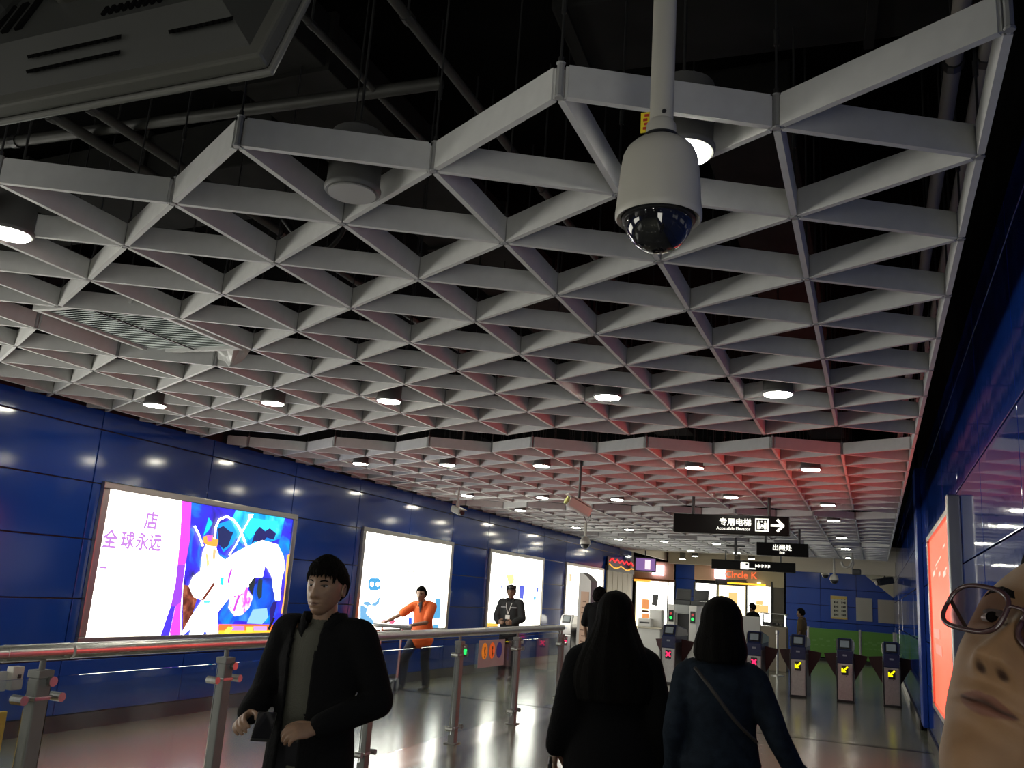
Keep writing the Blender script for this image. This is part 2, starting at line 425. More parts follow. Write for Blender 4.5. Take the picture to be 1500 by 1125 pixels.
polys = [
 ('print_night_sky', BL, [(785, 150), (1480, 255), (1430, 640), (1376, 1060), (725, 1080), (742, 690), (775, 430)]),
 ((.75, .06, .85), BL, [(735, 140), (796, 150), (785, 400), (757, 560), (705, 560), (722, 380)]),
 ((.28, .05, .95), BL, [(705, 560), (757, 560), (738, 700), (728, 830), (690, 830), (660, 830), (690, 690)]),
 ((.06, .03, .85), BL, [(660, 830), (690, 830), (655, 1000), (640, 1080), (575, 1080), (625, 930)]),
 ((.62, .06, .9), BL, [(690, 830), (728, 800), (722, 1080), (658, 1080), (655, 1000)]),
 ('print_bright_sky', BL, [(1085, 200), (1290, 225), (1400, 250), (1370, 390), (1290, 420), (1210, 440), (1120, 430), (1060, 360), (1050, 280)]),
 ((.02, .75, .98), BL, [(1180, 260), (1350, 280), (1340, 340), (1230, 330), (1170, 400), (1120, 330)]),
 ((.0, .3, .9), BL, [(960, 300), (1050, 270), (1090, 370), (1060, 430), (1000, 480), (960, 400)]),
 ((.0, .6, .9), BL, [(905, 255), (930, 290), (905, 340), (870, 375)]),
 ((.01, .02, .12), 1.2, [(960, 330), (1000, 310), (1040, 345), (1065, 350), (1030, 440), (1000, 460), (970, 430)]),
 ((.01, .01, .14), 1.2, [(1205, 350), (1235, 315), (1270, 345), (1300, 325), (1340, 360), (1325, 400), (1280, 385), (1255, 420), (1200, 410), (1180, 430)]),
 ('print_deep_blue', BL, [(1240, 640), (1320, 650), (1335, 790), (1290, 900), (1180, 930), (1050, 920), (1090, 880), (1180, 800), (1200, 700)]),
 ((.25, .5, .9), BL, [(1190, 850), (1280, 840), (1290, 900), (1250, 945), (1150, 940)]),
 ('print_brown', 1, [(740, 690), (800, 700), (835, 760), (800, 880), (735, 990)]),
 ('print_white_costume', 1, [(1130, 455), (1180, 430), (1250, 402), (1350, 430), (1385, 500), (1398, 570), (1375, 660), (1365, 790), (1335, 795), (1318, 700), (1312, 640), (1270, 560), (1252, 640), (1200, 640), (1165, 700), (1110, 760), (1040, 770), (960, 870), (966, 1040), (905, 1043), (880, 975), (860, 1043), (770, 1045), (790, 970), (735, 1020), (735, 990), (800, 880), (860, 790), (805, 770), (775, 700), (800, 640), (850, 600), (865, 480), (890, 420), (940, 420), (970, 500), (1010, 530), (1080, 480)]),
 ('print_pink_cloth', 1, [(1040, 770), (1110, 750), (1150, 710), (1190, 770), (1165, 840), (1120, 885), (1070, 895), (1030, 840)]),
 ((.5, .05, .55), BL, strip([(1100, 760), (1085, 800), (1065, 860)], 7)), ((.6, .1, .7), BL, strip([(1150, 705), (1140, 770), (1145, 810)], 9)),
 ((.45, .05, .6), BL, strip([(1050, 590), (1035, 640), (1030, 680)], 7)),
 ((.02, .03, .04), 1.0, [(1195, 645), (1205, 650), (1185, 760), (1165, 720), (1160, 690)]), ((.02, .05, .06), 1.0, [(1225, 650), (1250, 655), (1245, 770), (1225, 785), (1212, 740)]),
 ((.9, .35, .05), BL, [(865, 380), (905, 368), (965, 400), (955, 445), (900, 440), (870, 420)]), ((.8, .1, .5), BL, [(890, 372), (930, 372), (920, 410), (895, 412)]),
 ((.75, .5, .2), 1.8, [(880, 480), (900, 500), (905, 560), (890, 580)]), ((.7, .4, .2), 1.8, [(930, 440), (950, 470), (940, 540), (925, 520)]),
 ((.25, .05, .03), 1.0, [(850, 790), (935, 670), (940, 690), (905, 740), (870, 790)]),
 ((.02, .6, .75), BL, [(975, 645), (1000, 640), (995, 695), (972, 690)]), ((.1, .7, .8), BL, [(865, 795), (915, 795), (905, 808), (870, 808)]),
 ((.95, .16, .03), BL, [(965, 945), (1385, 948), (1376, 1060), (960, 1075)]), ((1, .55, .03), BL, [(965, 985), (1382, 985), (1380, 1010), (962, 1018)]),
 ((.5, .2, .6), BL, [(1050, 955), (1130, 957), (1130, 985), (1045, 985)]), ((.5, .3, .7), BL, [(1190, 958), (1275, 958), (1275, 985), (1190, 985)]),
 ((1, .75, .08), BL, [(1025, 960), (1060, 965), (1045, 985), (1010, 1030), (1000, 990)]), ((1, .7, .1), BL, [(1140, 960), (1190, 960), (1180, 995), (1145, 995)]),
 ((1, .45, .08), BL, [(1405, 500), (1424, 490), (1392, 800), (1372, 880), (1366, 870), (1385, 760)]),
 (WHT, 4.0, strip([(937, 395), (943, 320), (965, 270), (1015, 248), (1060, 272), (1095, 320), (1120, 380), (1142, 440)], 7)),
 (WHT, 4.0, strip([(1175, 240), (1110, 360), (1075, 430), (1030, 500)], 5)), (WHT, 4.0, [(1155, 235), (1188, 234), (1180, 258), (1160, 262)]),
 (WHT, 4.0, strip([(805, 310), (835, 370), (860, 440)], 7)),
 ((.02, .02, .02), .5, [(1312, 900), (1328, 905), (1290, 985), (1276, 978)]),
 ((.02, .01, .2), 1.2, [(1315, 800), (1340, 800), (1320, 890), (1295, 940), (1290, 850)]),
]
print_polys(lb0, XP, polys, c1)
M_pale = glow('print_pale_purple', (.42, .18, .55), 1.6)
for body, sz, (cx, cy) in (('店', .20, (535, 285)), ('全', .20, (268, 405)), ('球', .19, (380, 410)), ('永', .19, (475, 420)), ('远', .19, (560, 425)), ('一 一 一', .07, (420, 515)), ('一', .09, (222, 585))):
    q = c1(cx, cy); text(body, sz, (XP+.001, q[1], q[2]), (0, 1, 0), (0, 0, 1), M_pale, lb0, name='poster_lettering', bold=.007)
def c2(x, y): return atX(500+x*.26667, 760+y*.26667, XP)
print_polys(lb1, XP, [((.06, .38, .72), 1.2, [(150, 335), (160, 325), (205, 325), (214, 338), (212, 385), (200, 393), (158, 393), (150, 380)]), (WHT, 4, [(158, 352), (168, 345), (178, 352), (178, 368), (168, 374), (158, 368)]), (WHT, 4, [(190, 352), (200, 345), (210, 352), (208, 368), (198, 374), (190, 366)]),
    ((.15, .45, .75), 1.2, [(103, 480), (125, 455), (150, 455), (165, 470), (190, 455), (212, 425), (208, 460), (190, 478), (150, 475), (135, 520), (178, 560), (175, 580), (103, 572)]), (WHT, 4, strip([(115, 470), (135, 480), (150, 500)], 4)),
    ((.75, .12, .25), 1.2, [(220, 555), (280, 553), (300, 560), (280, 580), (218, 580)]), (WHT, 4, [(240, 560), (262, 560), (262, 572), (240, 572)]),
    ((.08, .38, .68), 1.2, [(515, 440), (546, 440), (540, 548), (503, 546)]), ((.08, .38, .68), 1.2, [(503, 582), (535, 583), (534, 612), (502, 612)]), ((.02, .1, .85), 1.4, [(366, 545), (386, 545), (386, 600), (366, 600)]),
    ((.35, .33, .3), 1.0, strip([(365, 292), (378, 285), (395, 290), (400, 298)], 3))], c2)
print_polys(lb2, XP, [((.95, .72, .3), 1.3, [(905, 295), (915, 310), (935, 308), (945, 293), (950, 335), (940, 358), (920, 358), (912, 335)]), ((.03, .06, .6), 1.3, [(975, 368), (1005, 368), (1000, 440), (975, 438)]),
    ((.05, .12, .7), 1.3, [(876, 365), (888, 362), (886, 395), (878, 402)]), ((.05, .12, .6), 1.3, [(1072, 375), (1084, 378), (1082, 402), (1072, 404)]), ((.05, .4, .65), 1.3, [(1055, 425), (1070, 424), (1068, 448), (1054, 446)]), ((.95, .5, .05), 1.3, [(795, 572), (860, 574), (858, 602), (793, 600)]), ((.6, .4, .15), 1.2, strip([(815, 557), (825, 560)], 3))], c2)
print_polys(lb3, XP, [((.55, .4, .2), 1.5, [(1243, 300), (1262, 300), (1262, 345), (1243, 345)]), (WHT, 4, [(1248, 305), (1252, 305), (1252, 340), (1248, 340)])], c2)
# ------------------------------------------------------------------ red light box on the right wall
M_red = glow('poster_backlit_red', (1, .055, .022), E_RED)
rb = light_box(8.15, 11.95, 'red backlit poster light box on the right wall beside the near face', .62, 2.56, XR, -1, .06, M_red, .07)
def cR(px, py): return atX(px, py, XR-.05)
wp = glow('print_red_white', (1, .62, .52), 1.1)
bb = MB()  # reflections in the red poster's glass, painted as pale glowing bars
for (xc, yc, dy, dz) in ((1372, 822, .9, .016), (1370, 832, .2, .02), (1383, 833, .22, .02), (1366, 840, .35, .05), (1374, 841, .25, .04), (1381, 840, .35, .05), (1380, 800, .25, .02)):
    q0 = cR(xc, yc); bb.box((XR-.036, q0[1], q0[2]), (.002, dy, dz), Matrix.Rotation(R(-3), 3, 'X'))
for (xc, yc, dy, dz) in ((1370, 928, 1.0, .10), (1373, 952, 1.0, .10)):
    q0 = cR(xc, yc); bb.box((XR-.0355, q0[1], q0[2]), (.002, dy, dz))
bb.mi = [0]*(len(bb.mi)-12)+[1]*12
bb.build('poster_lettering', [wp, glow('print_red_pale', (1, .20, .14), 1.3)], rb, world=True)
q = MB().bbox((XR-.05, 8.06, 1.3), (.098, .12, 2.6), .01)
single(q, 'steel_post', M_steel, 'narrow brushed steel post on the right wall beside the red light box', 'post')
# ------------------------------------------------------------------ above the lattice: pipes, trays, ducts
def pipe(name, pts, r, label, cat, group=None, m_=None):
    b = MB().tube(pts, r, 10)
    c = thing(name, label, cat, pts[0], 0, group)
    b.build('tube', m_ or M_pipe, c, smooth=True, world=True, angle=50)
    k = MB(); P = [Vector(p) for p in pts]; L = (P[-1]-P[0]).length; n = int(L/1.6); d = (P[-1]-P[0]).normalized()
    for i in range(n):
        q = P[0]+d*(.5+1.6*i); MB().tube([q-d*.02, q+d*.02], r*1.25, 10).tube([q, (q.x, q.y, 4.595)], .006, 5).build('clamp', M_rod, c, world=True)
    return c
pipe('conduit_pipe', [(-1.68, .6, 3.8), (-1.67, 9, 3.8)], .022, 'thin grey conduit in the dark ceiling void left of the white camera pole', 'pipe')
pipe('conduit_pipe', [(-2.15, .6, 3.86), (-2.12, 9, 3.86)], .016, 'thinnest dark conduit in the ceiling void right of the hanging monitor', 'pipe')
pipe('conduit_pipe', [(-3.55, .8, 3.8), (-3.62, 9, 3.8)], .026, 'grey conduit in the ceiling void under the hanging monitor, right one of two', 'pipe')
pipe('conduit_pipe', [(-3.84, .8, 3.8), (-3.82, 9, 3.8)], .03, 'grey conduit in the ceiling void under the hanging monitor, left one of two', 'pipe')
pipe('conduit_pipe', [(-6.5, 3.05, 3.86), (-1.8, 3.25, 3.86)], .03, 'grey conduit running crosswise in the ceiling void behind the hanging monitor', 'pipe')
for x, n_ in ((.30, 'left'), (.40, 'right')):
    pipe('cable_conduit', [(x, 1.0, 3.5), (x, 14, 3.5)], .028, 'pale conduit above the lattice along the right wall, %s one of the pair' % n_, 'pipe', m_=mat('pale_conduit', (.30, .27, .24), .5))
def duct(a, b, w, h, label):
    A = Vector(a); Bv = Vector(b); d = (Bv-A); L = d.length; ang = math.atan2(d.y, d.x)
    t = thing('air_duct', label, 'duct', (A+Bv)/2, ang)
    MB().bbox((0, 0, 0), (L, w, h), .01).build('duct_body', M_duct, t)
    for i in range(int(L/1.2)+1):
        MB().box((-L/2+.05+1.2*i, 0, 0), (.04, w+.05, h+.05)).build('flange', M_duct, t)
duct((-1.2, 3.25, 4.1), (.45, 3.35, 4.1), .5, .3, 'grey air duct in the ceiling void right of the white camera pole')
duct((-6.9, 4.6, 4.25), (-3.4, 4.4, 4.25), .7, .35, 'dark air duct crossing the ceiling void above the unlit downlight')
duct((-2.9, 1.0, 4.35), (-2.9, 14, 4.35), .6, .3, 'long dark air duct in the ceiling void along the hall')
duct((-.6, 4.4, 4.3), (-.6, 20, 4.3), .5, .3, 'long dark air duct in the ceiling void near the right wall')
# drooping black cable
b = MB().tube([(-3.0+.5*q, 3.7+.1*math.sin(q*3), 3.55-.22*math.sin(PI*q)) for q in np.linspace(0, 1, 14)], .016, 8)
single(b, 'cable', M_dark, 'black drooping cable in the ceiling void behind the first lattice beams', 'cable', smooth=True)
# return-air grille in the hole of the lattice
t = thing('air_grille', 'pale green slatted air grille set in the hole of the lattice ceiling', 'vent', (-4.62, 4.5, 3.19))
gx0, gx1, gy0, gy1 = -.40, .40, -.54, .5
for (c, d) in (((0, gy0, 0), (.84, .035, .05)), ((0, gy1, 0), (.84, .035, .05)), ((gx0, -.02, 0), (.035, 1.04, .05)), ((gx1, -.02, 0), (.035, 1.04, .05))):
    MB().bbox(c, d, .004).build('frame', M_lat, t)
mg = mat('grille_green', (.36, .42, .40), .45)
sl = None
for i in range(26):
    y = gy0+.03+i*.039
    if sl is None: o = MB().box((0, 0, 0), (.78, .026, .006), Matrix.Rotation(R(28), 3, 'X')).build('slat', mg, t); sl = o.data
    else: o = link('slat', sl, t)
    o.location = (0, y, 0)
MB().box((.0, -.02, -.016), (.012, 1.0, .008)).build('crossbar', M_seam, t)
MB().box((0, -.02, .1), (.8, 1.03, .1)).build('plenum', M_black, t)
# plastic bag
rng = np.random.default_rng(3); b = MB(); vs = []; n = 14
for i, (z, r) in enumerate(((.0, .012), (-.03, .06), (-.08, .10), (-.14, .115), (-.2, .10), (-.25, .06), (-.29, .03), (-.31, .004))):
    for k in range(n):
        q = 2*PI*k/n; rr = r*(1+rng.uniform(-.28, .28)); vs.append((rr*math.cos(q)*1.3, rr*math.sin(q), z+rng.uniform(-.015, .015)))
fs = [(i*n+k, i*n+(k+1) % n, (i+1)*n+(k+1) % n, (i+1)*n+k) for i in range(7) for k in range(n)]
b.add(vs, fs); o = b.build('plastic_bag', mat('film_plastic', (.55, .55, .54), .3, spec=.6)); o.location = (-4.43, 5.17, 3.40)
tag(o, 'crumpled translucent plastic bag hanging at the edge of the lattice hole', 'bag')

# ------------------------------------------------------------------ dome camera in the foreground
Yd = 1.85
pc = atY(964, 330, Yd); zt = atY(965, 207, Yd)[2]; zb = atY(965, 318, Yd)[2]; zz = atY(966, 361, Yd)[2]
rr = abs(atY(1028, 300, Yd)[0]-atY(902, 300, Yd)[0])/2*.985
t = thing('dome_camera', 'white dome camera hanging on a white pole in the foreground', 'camera', (pc[0], Yd, zz))
H = zb-zz; T = zt-zz
M_camw = mat('camera_white', (.42, .405, .36), .45, noise=.04)
prof = [(k_*rr, H+(T-H)*f_) for f_, k_ in ((1.0, .40), (.985, .50), (.93, .66), (.86, .79), (.77, .87), (.6, .915), (.4, .945), (.2, .97), (.04, 1.0))]
MB().lathe(prof+[(rr, H-.004), (rr*.96, H-.009), (rr*.87, H-.004), (rr*.85, H+.03)], n=48).build('housing', M_camw, t, smooth=True, angle=45)
rd = rr*.80
MB().lathe([(rd*.02, H-.006-rd*.99)]+[(rd*math.cos(a), H-.006-rd*math.sin(a)) for a in np.linspace(1.5, 0, 14)]+[(rd, H+.02)], n=40).build('smoked_dome', mat('smoked_dome', (.010, .010, .012), .03, spec=.7), t, smooth=True)
MB().lathe([(rd*1.0, H-.012), (rd*1.06, H-.010), (rd*1.06, H-.002), (rd*1.0, H)], n=40).build('dome_ring', M_dark, t, smooth=True, angle=40)
MB().lathe([(rr*.30, T-.004), (rr*.42, T+.004), (rr*.42, T+.010), (.034, T+.014)], n=30).build('gasket', M_dark, t, smooth=True, angle=40)
MB().lathe([(.026, T+.008), (.036, T+.010), (.034, T+.04), (.0275, T+.05)], n=24).build('pole_socket', M_camw, t, smooth=True, angle=40)
MB().lathe([(.0275, T+.03), (.0275, 4.6-zz)], n=24).build('pole', M_camw, t, smooth=True, angle=40)
yl = MB().box((-.041, .012, T+.06), (.022, .003, .052)); yl.build('tag', mat('yellow_tag', (.75, .60, .03), .5), t)
rm = MB()
for q in range(4): rm.box((-.041+.003*(q % 2), .0095, T+.044+.011*q), (.010, .002, .006))
rm.build('tag_lettering', mat('red_ink', (.45, .04, .02), .6), t)
MB().lathe([(.004, -.003), (.006, 0), (.004, .003)], (.012, -.028, T+.06), 8, Matrix.Rotation(R(90), 3, 'X')).build('screw', M_dark, t)

# ------------------------------------------------------------------ hanging monitor seen from behind
P0 = Vector(atZ(386, 90, 2.4)); th = R(20)
t = thing('hanging_monitor', 'dark monitor seen from behind, hanging at the upper left close to the camera', 'monitor', P0)
Rm_ = Matrix.Rotation(-th, 3, 'X')     # local x right, z along the panel, -y the back
def mp(x, y, z): return Rm_ @ Vector((x, y, z))
Wm, Hm = 1.15, .68
M_tvf = mat('monitor_bezel', (.05, .05, .045), .28, spec=.6)
M_tvb = mat('monitor_back', (.012, .0125, .0115), .55, noise=.15, nscale=5)
MB().bbox(mp(-Wm/2, .0, Hm/2), (Wm, .028, Hm), .006, Rm_).build('front_bezel', M_tvf, t)
MB().bbox(mp(-Wm/2, .021, Hm/2), (Wm+.012, .010, Hm+.012), .004, Rm_).build('front_rim', mat('monitor_rim', (.09, .09, .085), .2, spec=.8), t)
bk = MB(); a = [(-Wm+.03, .03), (-.03, .03), (-.03, Hm-.03), (-Wm+.03, Hm-.03)]; c = [(-Wm+.10, .12), (-.10, .12), (-.10, Hm-.08), (-Wm+.10, Hm-.08)]
vs = [mp(x, -.014, z) for x, z in a]+[mp(x, -.062, z) for x, z in c]; bk.add(vs, [(4, 5, 6, 7), (0, 1, 5, 4), (1, 2, 6, 5), (2, 3, 7, 6), (3, 0, 4, 7)]); bk.build('back_shell', M_tvb, t)
MB().bbox(mp(-.36, -.08, .36), (.34, .07, .30), .03, Rm_).build('rear_hump', mat('monitor_hump', (.03, .028, .022), .6, noise=.5, nscale=9), t)
MB().bbox(mp(-.80, -.085, .36), (.30, .08, .34), .03, Rm_).build('rear_hump', M_tvb, t)
def slots(x0, n, dx, z, w, h, up):
    Rt = Rm_ @ Matrix.Rotation(up, 3, 'X')
    for i in range(n):
        k = (z-.03)/.09; y = -.014-.048*min(1, k)-.002
        MB().box(mp(x0+dx*i, y, z), (w, .006, h), Rt).build('vent_slot', mat('slot_black', (.003, .003, .003), .9, spec=.0), t)
for zrow in (.06, .085): slots(-.52, 14, .016, zrow, .007, .018, R(-28))
slots(-.19, 11, .012, .075, .006, .018, R(-28)); slots(-.76, 6, .035, .20, .016, .09, 0); slots(-.36, 9, .016, .145, .007, .022, 0)
MB().bbox((-Wm/2, -.02, .55), (.12, .12, .5), .01).build('mount_arm', M_dgrey, t); MB().lathe([(.03, .6), (.03, 2.2)], (-Wm/2, -.02, 0), 16).build('mount_pole', M_dgrey, t)

# ------------------------------------------------------------------ hanging signs
def hanging_sign(px0, px1, pyb0, pyb1, pyt, zb, label, fill, hmin=None):
    A = atZ(px0, pyb0, zb); B = atZ(px1, pyb1, zb); y = (A[1]+B[1])/2
    A = atY(px0, pyb0, y); B = atY(px1, pyb1, y); h = hmin or atY(px0, pyt, y)[2]-A[2]
    w = B[0]-A[0]; z0 = (A[2]+B[2])/2
    t = thing('hanging_sign', label, 'sign', ((A[0]+B[0])/2, y, z0))
    MB().bbox((0, .07, h/2), (w, .14, h), .012).build('sign_box', M_signblk, t)
    for s in (-1, 1):
        MB().tube([(s*w*.33, .07, h), (s*w*.33, .07, 4.599-z0)], .022, 10).build('hanger_pole', M_dgrey, t)
    fill(t, w, h)
    return t
RX, UZ = (1, 0, 0), (0, 0, 1)
def wtext(t, body, size, x, z, bold=.0, mm=None):
    L = t.location; text(body, size, (L.x+x, L.y-.001, L.z+z), RX, UZ, mm or M_signtxt, t, bold=bold)
def f1(t, w, h):
    wtext(t, '专用电梯', h*.42, w*.046, h*.60, .003); wtext(t, 'Accessible Elevator', h*.225, w*.03, h*.27, .001)
    x = w*.273; s = h*.62; b = MB(); y = -.004; z = h*.52
    for (c, d) in (((x, z+s/2), (s, .016)), ((x, z-s/2), (s, .016)), ((x-s/2, z), (.016, s+.016)), ((x+s/2, z), (.016, s+.016))): b.box((c[0], y, c[1]), (d[0], .004, d[1]))
    b.box((x-s*.27, y, z-s*.08), (s*.2, .004, s*.55)); b.box((x+s*.27, y, z-s*.08), (s*.2, .004, s*.55)); b.box((x, y, z-s*.05), (s*.14, .004, s*.2))
    for dx in (-.27, .0, .27): b.lathe([(s*.075, -.002), (s*.075, .002)], (x+dx*s, y, z+s*.29), 12, Matrix.Rotation(R(90), 3, 'X'))
    for sg in (-1, 1): b.box((x+sg*s*.13, y, z-.02), (s*.08, .004, s*.4), Matrix.Rotation(R(25*sg), 3, 'Y'))
    b.build('pictogram', M_signtxt, t)
    a = MB(); x = w*.40; a.box((x-.01, y, z), (.15, .004, .034))
    for sg in (-1, 1): a.box((x+.045, y, z+sg*.040), (.125, .004, .036), Matrix.Rotation(R(45*sg), 3, 'Y'))
    a.build('arrow', M_signtxt, t)
hanging_sign(986, 1156, 777, 787, 750, 2.6, 'black hanging sign with white elevator lettering and arrow, nearest of three', f1)
def f2(t, w, h):
    wtext(t, '出闸处', h*.48, 0, h*.60, .004); wtext(t, 'Exit', h*.26, 0, h*.24, .002)
hanging_sign(1108, 1184, 812, 817, 793, 2.6, 'short black hanging sign with three white characters above the fare gates', f2)
def f3(t, w, h):
    b = MB(); x = -w*.095; s = h*.62; z = h*.47
    for (c, d) in (((x, z+s/2), (s*1.25, .03)), ((x, z-s/2), (s*1.25, .03)), ((x-s*.6, z), (.03, s)), ((x, z), (.05, s)), ((x+s*.6, z), (.03, s)), ((x, z), (s*1.2, .035)), ((x-s*.3, z), (.10, s*.8)), ((x+s*.34, z-.03), (.09, s*.6))): b.box((c[0], -.004, c[1]), (d[0], .004, d[1]))
    b.build('pictogram', M_signtxt, t)
    c = MB()
    for i in range(5):
        cx = w*.045+i*.085
        c.box((cx, -.004, h*.58), (.062, .004, .022)); c.box((cx, -.004, h*.46), (.062, .004, .022)); c.box((cx-.02, -.004, h*.52), (.02, .004, .09))
    c.box((-w*.03, -.004, h*.2), (.3, .004, .03)); c.build('lettering', M_signtxt, t)
hanging_sign(1042, 1165, 833, 839, 819, 2.6, 'long black hanging sign in front of the lit shop, farthest of three', f3)

# ------------------------------------------------------------------ surveillance cameras
def bullet(px, py, y, ztop, label, aim, size, mbody, mlens, mpole, scale=1.0):
    P = Vector(atY(px, py, y))
    t = thing('bullet_camera', label, 'camera', P)
    MB().tube([(0, 0, .07*scale), (0, 0, ztop-P.z)], .014*scale, 10).build('pole', mpole, t)
    MB().tube([(0, 0, .02), (0, 0, .09*scale)], .026*scale, 10).build('bracket', mbody, t)
    q = Vector(aim).normalized().to_track_quat('Y', 'Z').to_matrix()
    L, w = size
    MB().bbox((0, 0, 0), (w, L, w*.9), w*.18, q).build('body', mbody, t)
    MB().bbox(q @ Vector((0, .04, w*.52)), (w*1.15, L*1.08, w*.10), w*.04, q).build('sunshield', mbody, t)
    MB().lathe([(w*.34, 0), (w*.40, .01), (w*.40, .03), (w*.25, .035)], q @ Vector((0, L/2, 0)), 16, q @ Matrix.Rotation(R(-90), 3, 'X')).build('lens', mlens, t)
    MB().tube([q @ Vector((0, -L/2, 0)), q @ Vector((0, -L/2-.05, -.06)), q @ Vector((.03, -L/2-.02, -.10)), (0, 0, .03)], .006, 6).build('cable', M_dark, t)
bullet(670, 748, 12.4, 4.599, 'white bullet camera on a pole in front of the blue left wall', (.75, -.5, -.25), (.26, .10), M_camw, M_dark, M_camw, 1.2)
bullet(848, 743, 10.05, 4.599, 'bullet camera lit red, on a dark pole below the ceiling in the middle', (-.8, -.55, .45), (.30, .125), mat('camera_silver', (.5, .42, .38), .4), mat('lens_amber', (.5, .55, .2), .25), M_dgrey, 1.1)
bullet(1296, 852, 29, 3.42, 'dark bullet camera in front of the pale slope at the far right', (-.8, -.5, -.2), (.5, .2), M_dgrey, M_dark, M_dgrey, 1.5)
def ptz(px, py, y, ztop, label, s=1.0, ml=None):
    P = Vector(atY(px, py, y)); t = thing('dome_camera', label, 'camera', P)
    MB().tube([(0, 0, .07*s), (0, 0, ztop-P.z)], .022*s, 10).build('pole', M_camw, t)
    MB().lathe([(.03*s, .12*s), (.06*s, .10*s), (.085*s, .05*s), (.09*s, 0)], n=18).build('housing', M_camw, t, smooth=True)
    MB().lathe([(.004, -.07*s)]+[(.075*s*math.cos(a), -.075*s*math.sin(a)) for a in np.linspace(1.4, 0, 6)], n=18).build('smoked_dome', M_dark, t, smooth=True)
ptz(857, 797, 18.5, 4.599, 'small white dome camera on a short pole above the grey pylon', 1.3)
ptz(1222, 850, 27.5, 4.599, 'small white dome camera hanging left of the notice boards, right one', 1.4); ptz(1209, 842, 29.5, 3.42, 'small dark dome camera hanging in front of the far blue wall, left one', 1.4)
t = thing('camera_bracket', 'white forked camera bracket hanging below the last downlights', 'bracket', (-.50, 24.5, 2.75))
MB().tube([(0, 0, 1.849), (0, 0, .15), (-.05, 0, .03), (-.14, 0, .0), (-.22, 0, .03), (-.25, 0, .14)], .03, 10).build('arm', M_camw, t, smooth=True)
MB().tube([(0, 0, .36), (.03, 0, .1), (-.02, 0, -.02)], .026, 10).build('arm', M_camw, t, smooth=True); MB().bbox((.10, .0, -.10), (.22, .2, .14), .03).build('camera_body', M_dgrey, t)
t = thing('ceiling_fan', 'small dark cross shaped fitting hanging below the far ceiling', 'fitting', (-2.92, 21.1, 2.9))
MB().bbox((0, 0, 0), (.06, .06, .34), .01).build('body', M_dark, t); MB().bbox((0, 0, .04), (.42, .05, .04), .01).build('arm', M_dark, t); MB().tube([(0, 0, .1), (0, 0, 1.699)], .015, 8).build('pole', M_dark, t)
t.name = 'hanging_fitting'

# ------------------------------------------------------------------ handrail with glass panels
def railx(y): return -4.0-.024*(y-3)
rt = thing('glass_balustrade', 'steel handrail with square posts and clear glass panels along the hall', 'railing', (railx(3), 3, 0))
ZH = 1.128
py_ = [1.75, 3.60, 5.10, 7.15, 9.05, 10.88, 12.75]
MB().tube([(railx(y), y, ZH) for y in (-1, 3.35)], .041, 18).build('handrail', M_steel, rt, world=True, smooth=True, angle=50)
MB().tube([(railx(y), y, ZH) for y in (3.35, 3.75)], .043, 18).build('rail_sleeve', M_steel, rt, world=True, smooth=True, angle=50)
MB().tube([(railx(y), y, ZH) for y in (3.77, 12.8)], .041, 18).build('handrail', M_steel, rt, world=True, smooth=True, angle=50)
for y in py_:
    x = railx(y); L = lambda b, n, m_=M_steel2, **k: b.build(n, m_, p, world=True, **k)
    p = MB().bbox((x, y, .50), (.075, .085, 1.0), .008).build('post', M_post, rt, world=True)
    q = MB().bbox((x, y, 1.02), (.084, .095, .04), .006).tube([(x, y, 1.03), (x, y, ZH-.03)], .016, 10); q  .build('post_head', M_post, rt, world=True)
    MB().bbox((x, y, .006), (.13, .16, .012), .004).build('base_plate', M_post, rt, world=True)
    for z in (.90, .16):
        c = MB().bbox((x, y, z), (.085, .098, .02), .004)
        for sg in (-1, 1):
            c.tube([(x, y+sg*.04, z), (x, y+sg*.11, z)], .009, 8)
            c.tube([(x-.035, y+sg*.115, z), (x+.05, y+sg*.115, z)], .024, 14)
        c.build('glass_clamp', M_steel, rt, world=True)
    MB().tube([(x+.03, y+.03, .985), (x+.065, y+.03, .985)], .026, 14).build('bolt_cap', M_steel, rt, world=True)
for a, b_ in zip(py_[:-1], py_[1:]):
    y0, y1 = a+.075, b_-.075; x0, x1 = railx(y0), railx(y1)
    MB().prism([(x0-.005, y0, .10), (x1-.005, y1, .10), (x1-.005, y1, 1.0), (x0-.005, y0, 1.0)], (.010, 0, 0)).build('glass_panel', M_glass, rt, world=True)
def rp(px, py):
    q = atX(px, py, -4.12); return Vector((railx(q[1])+.03, q[1], q[2]))
# sticker with three ovals, small black box with a glowing green cross
def oval(b, c, a, h, n=18):
    b.add([(c[0]+.0, c[1]+a*math.cos(2*PI*k/n), c[2]+h*math.sin(2*PI*k/n)) for k in range(n)], [tuple(range(n))])
c = rp(722, 957); t = thing('notice_sticker', 'pale notice with orange, red and blue ovals on the glass before the guard', 'notice', c)
MB().box((0, 0, 0), (.004, .78, .30)).build('sheet', mat('notice_sheet', (.30, .36, .36), .5, spec=.1), t)
for k, (cl, dy) in enumerate((((.75, .30, .02), -.22), ((.75, .16, .02), 0.0), ((.02, .025, .16), .22))):
    b = MB(); b.lathe([(.052, -.002), (.052, .002)], (0, 0, 0), 20, Matrix.Rotation(R(90), 3, 'Y')); b.v = [(v[0]+.004, v[1]*1.6+dy, v[2]*1.75+.03) for v in b.v]
    b.build('oval', mat('oval_%d' % k, cl, .5, emit=cl, es=.25), t)
    if k < 2:
        b = MB(); b.bbox((.007, dy, .06), (.002, .03, .03), .003); b.box((.007, dy, .02), (.002, .02, .06), Matrix.Rotation(R(20), 3, 'X')); b.box((.007, dy+.012, -.02), (.002, .015, .05), Matrix.Rotation(R(-35), 3, 'X')); b.build('pictogram', mat('ink_dark', (.1, .03, .005), .6), t)
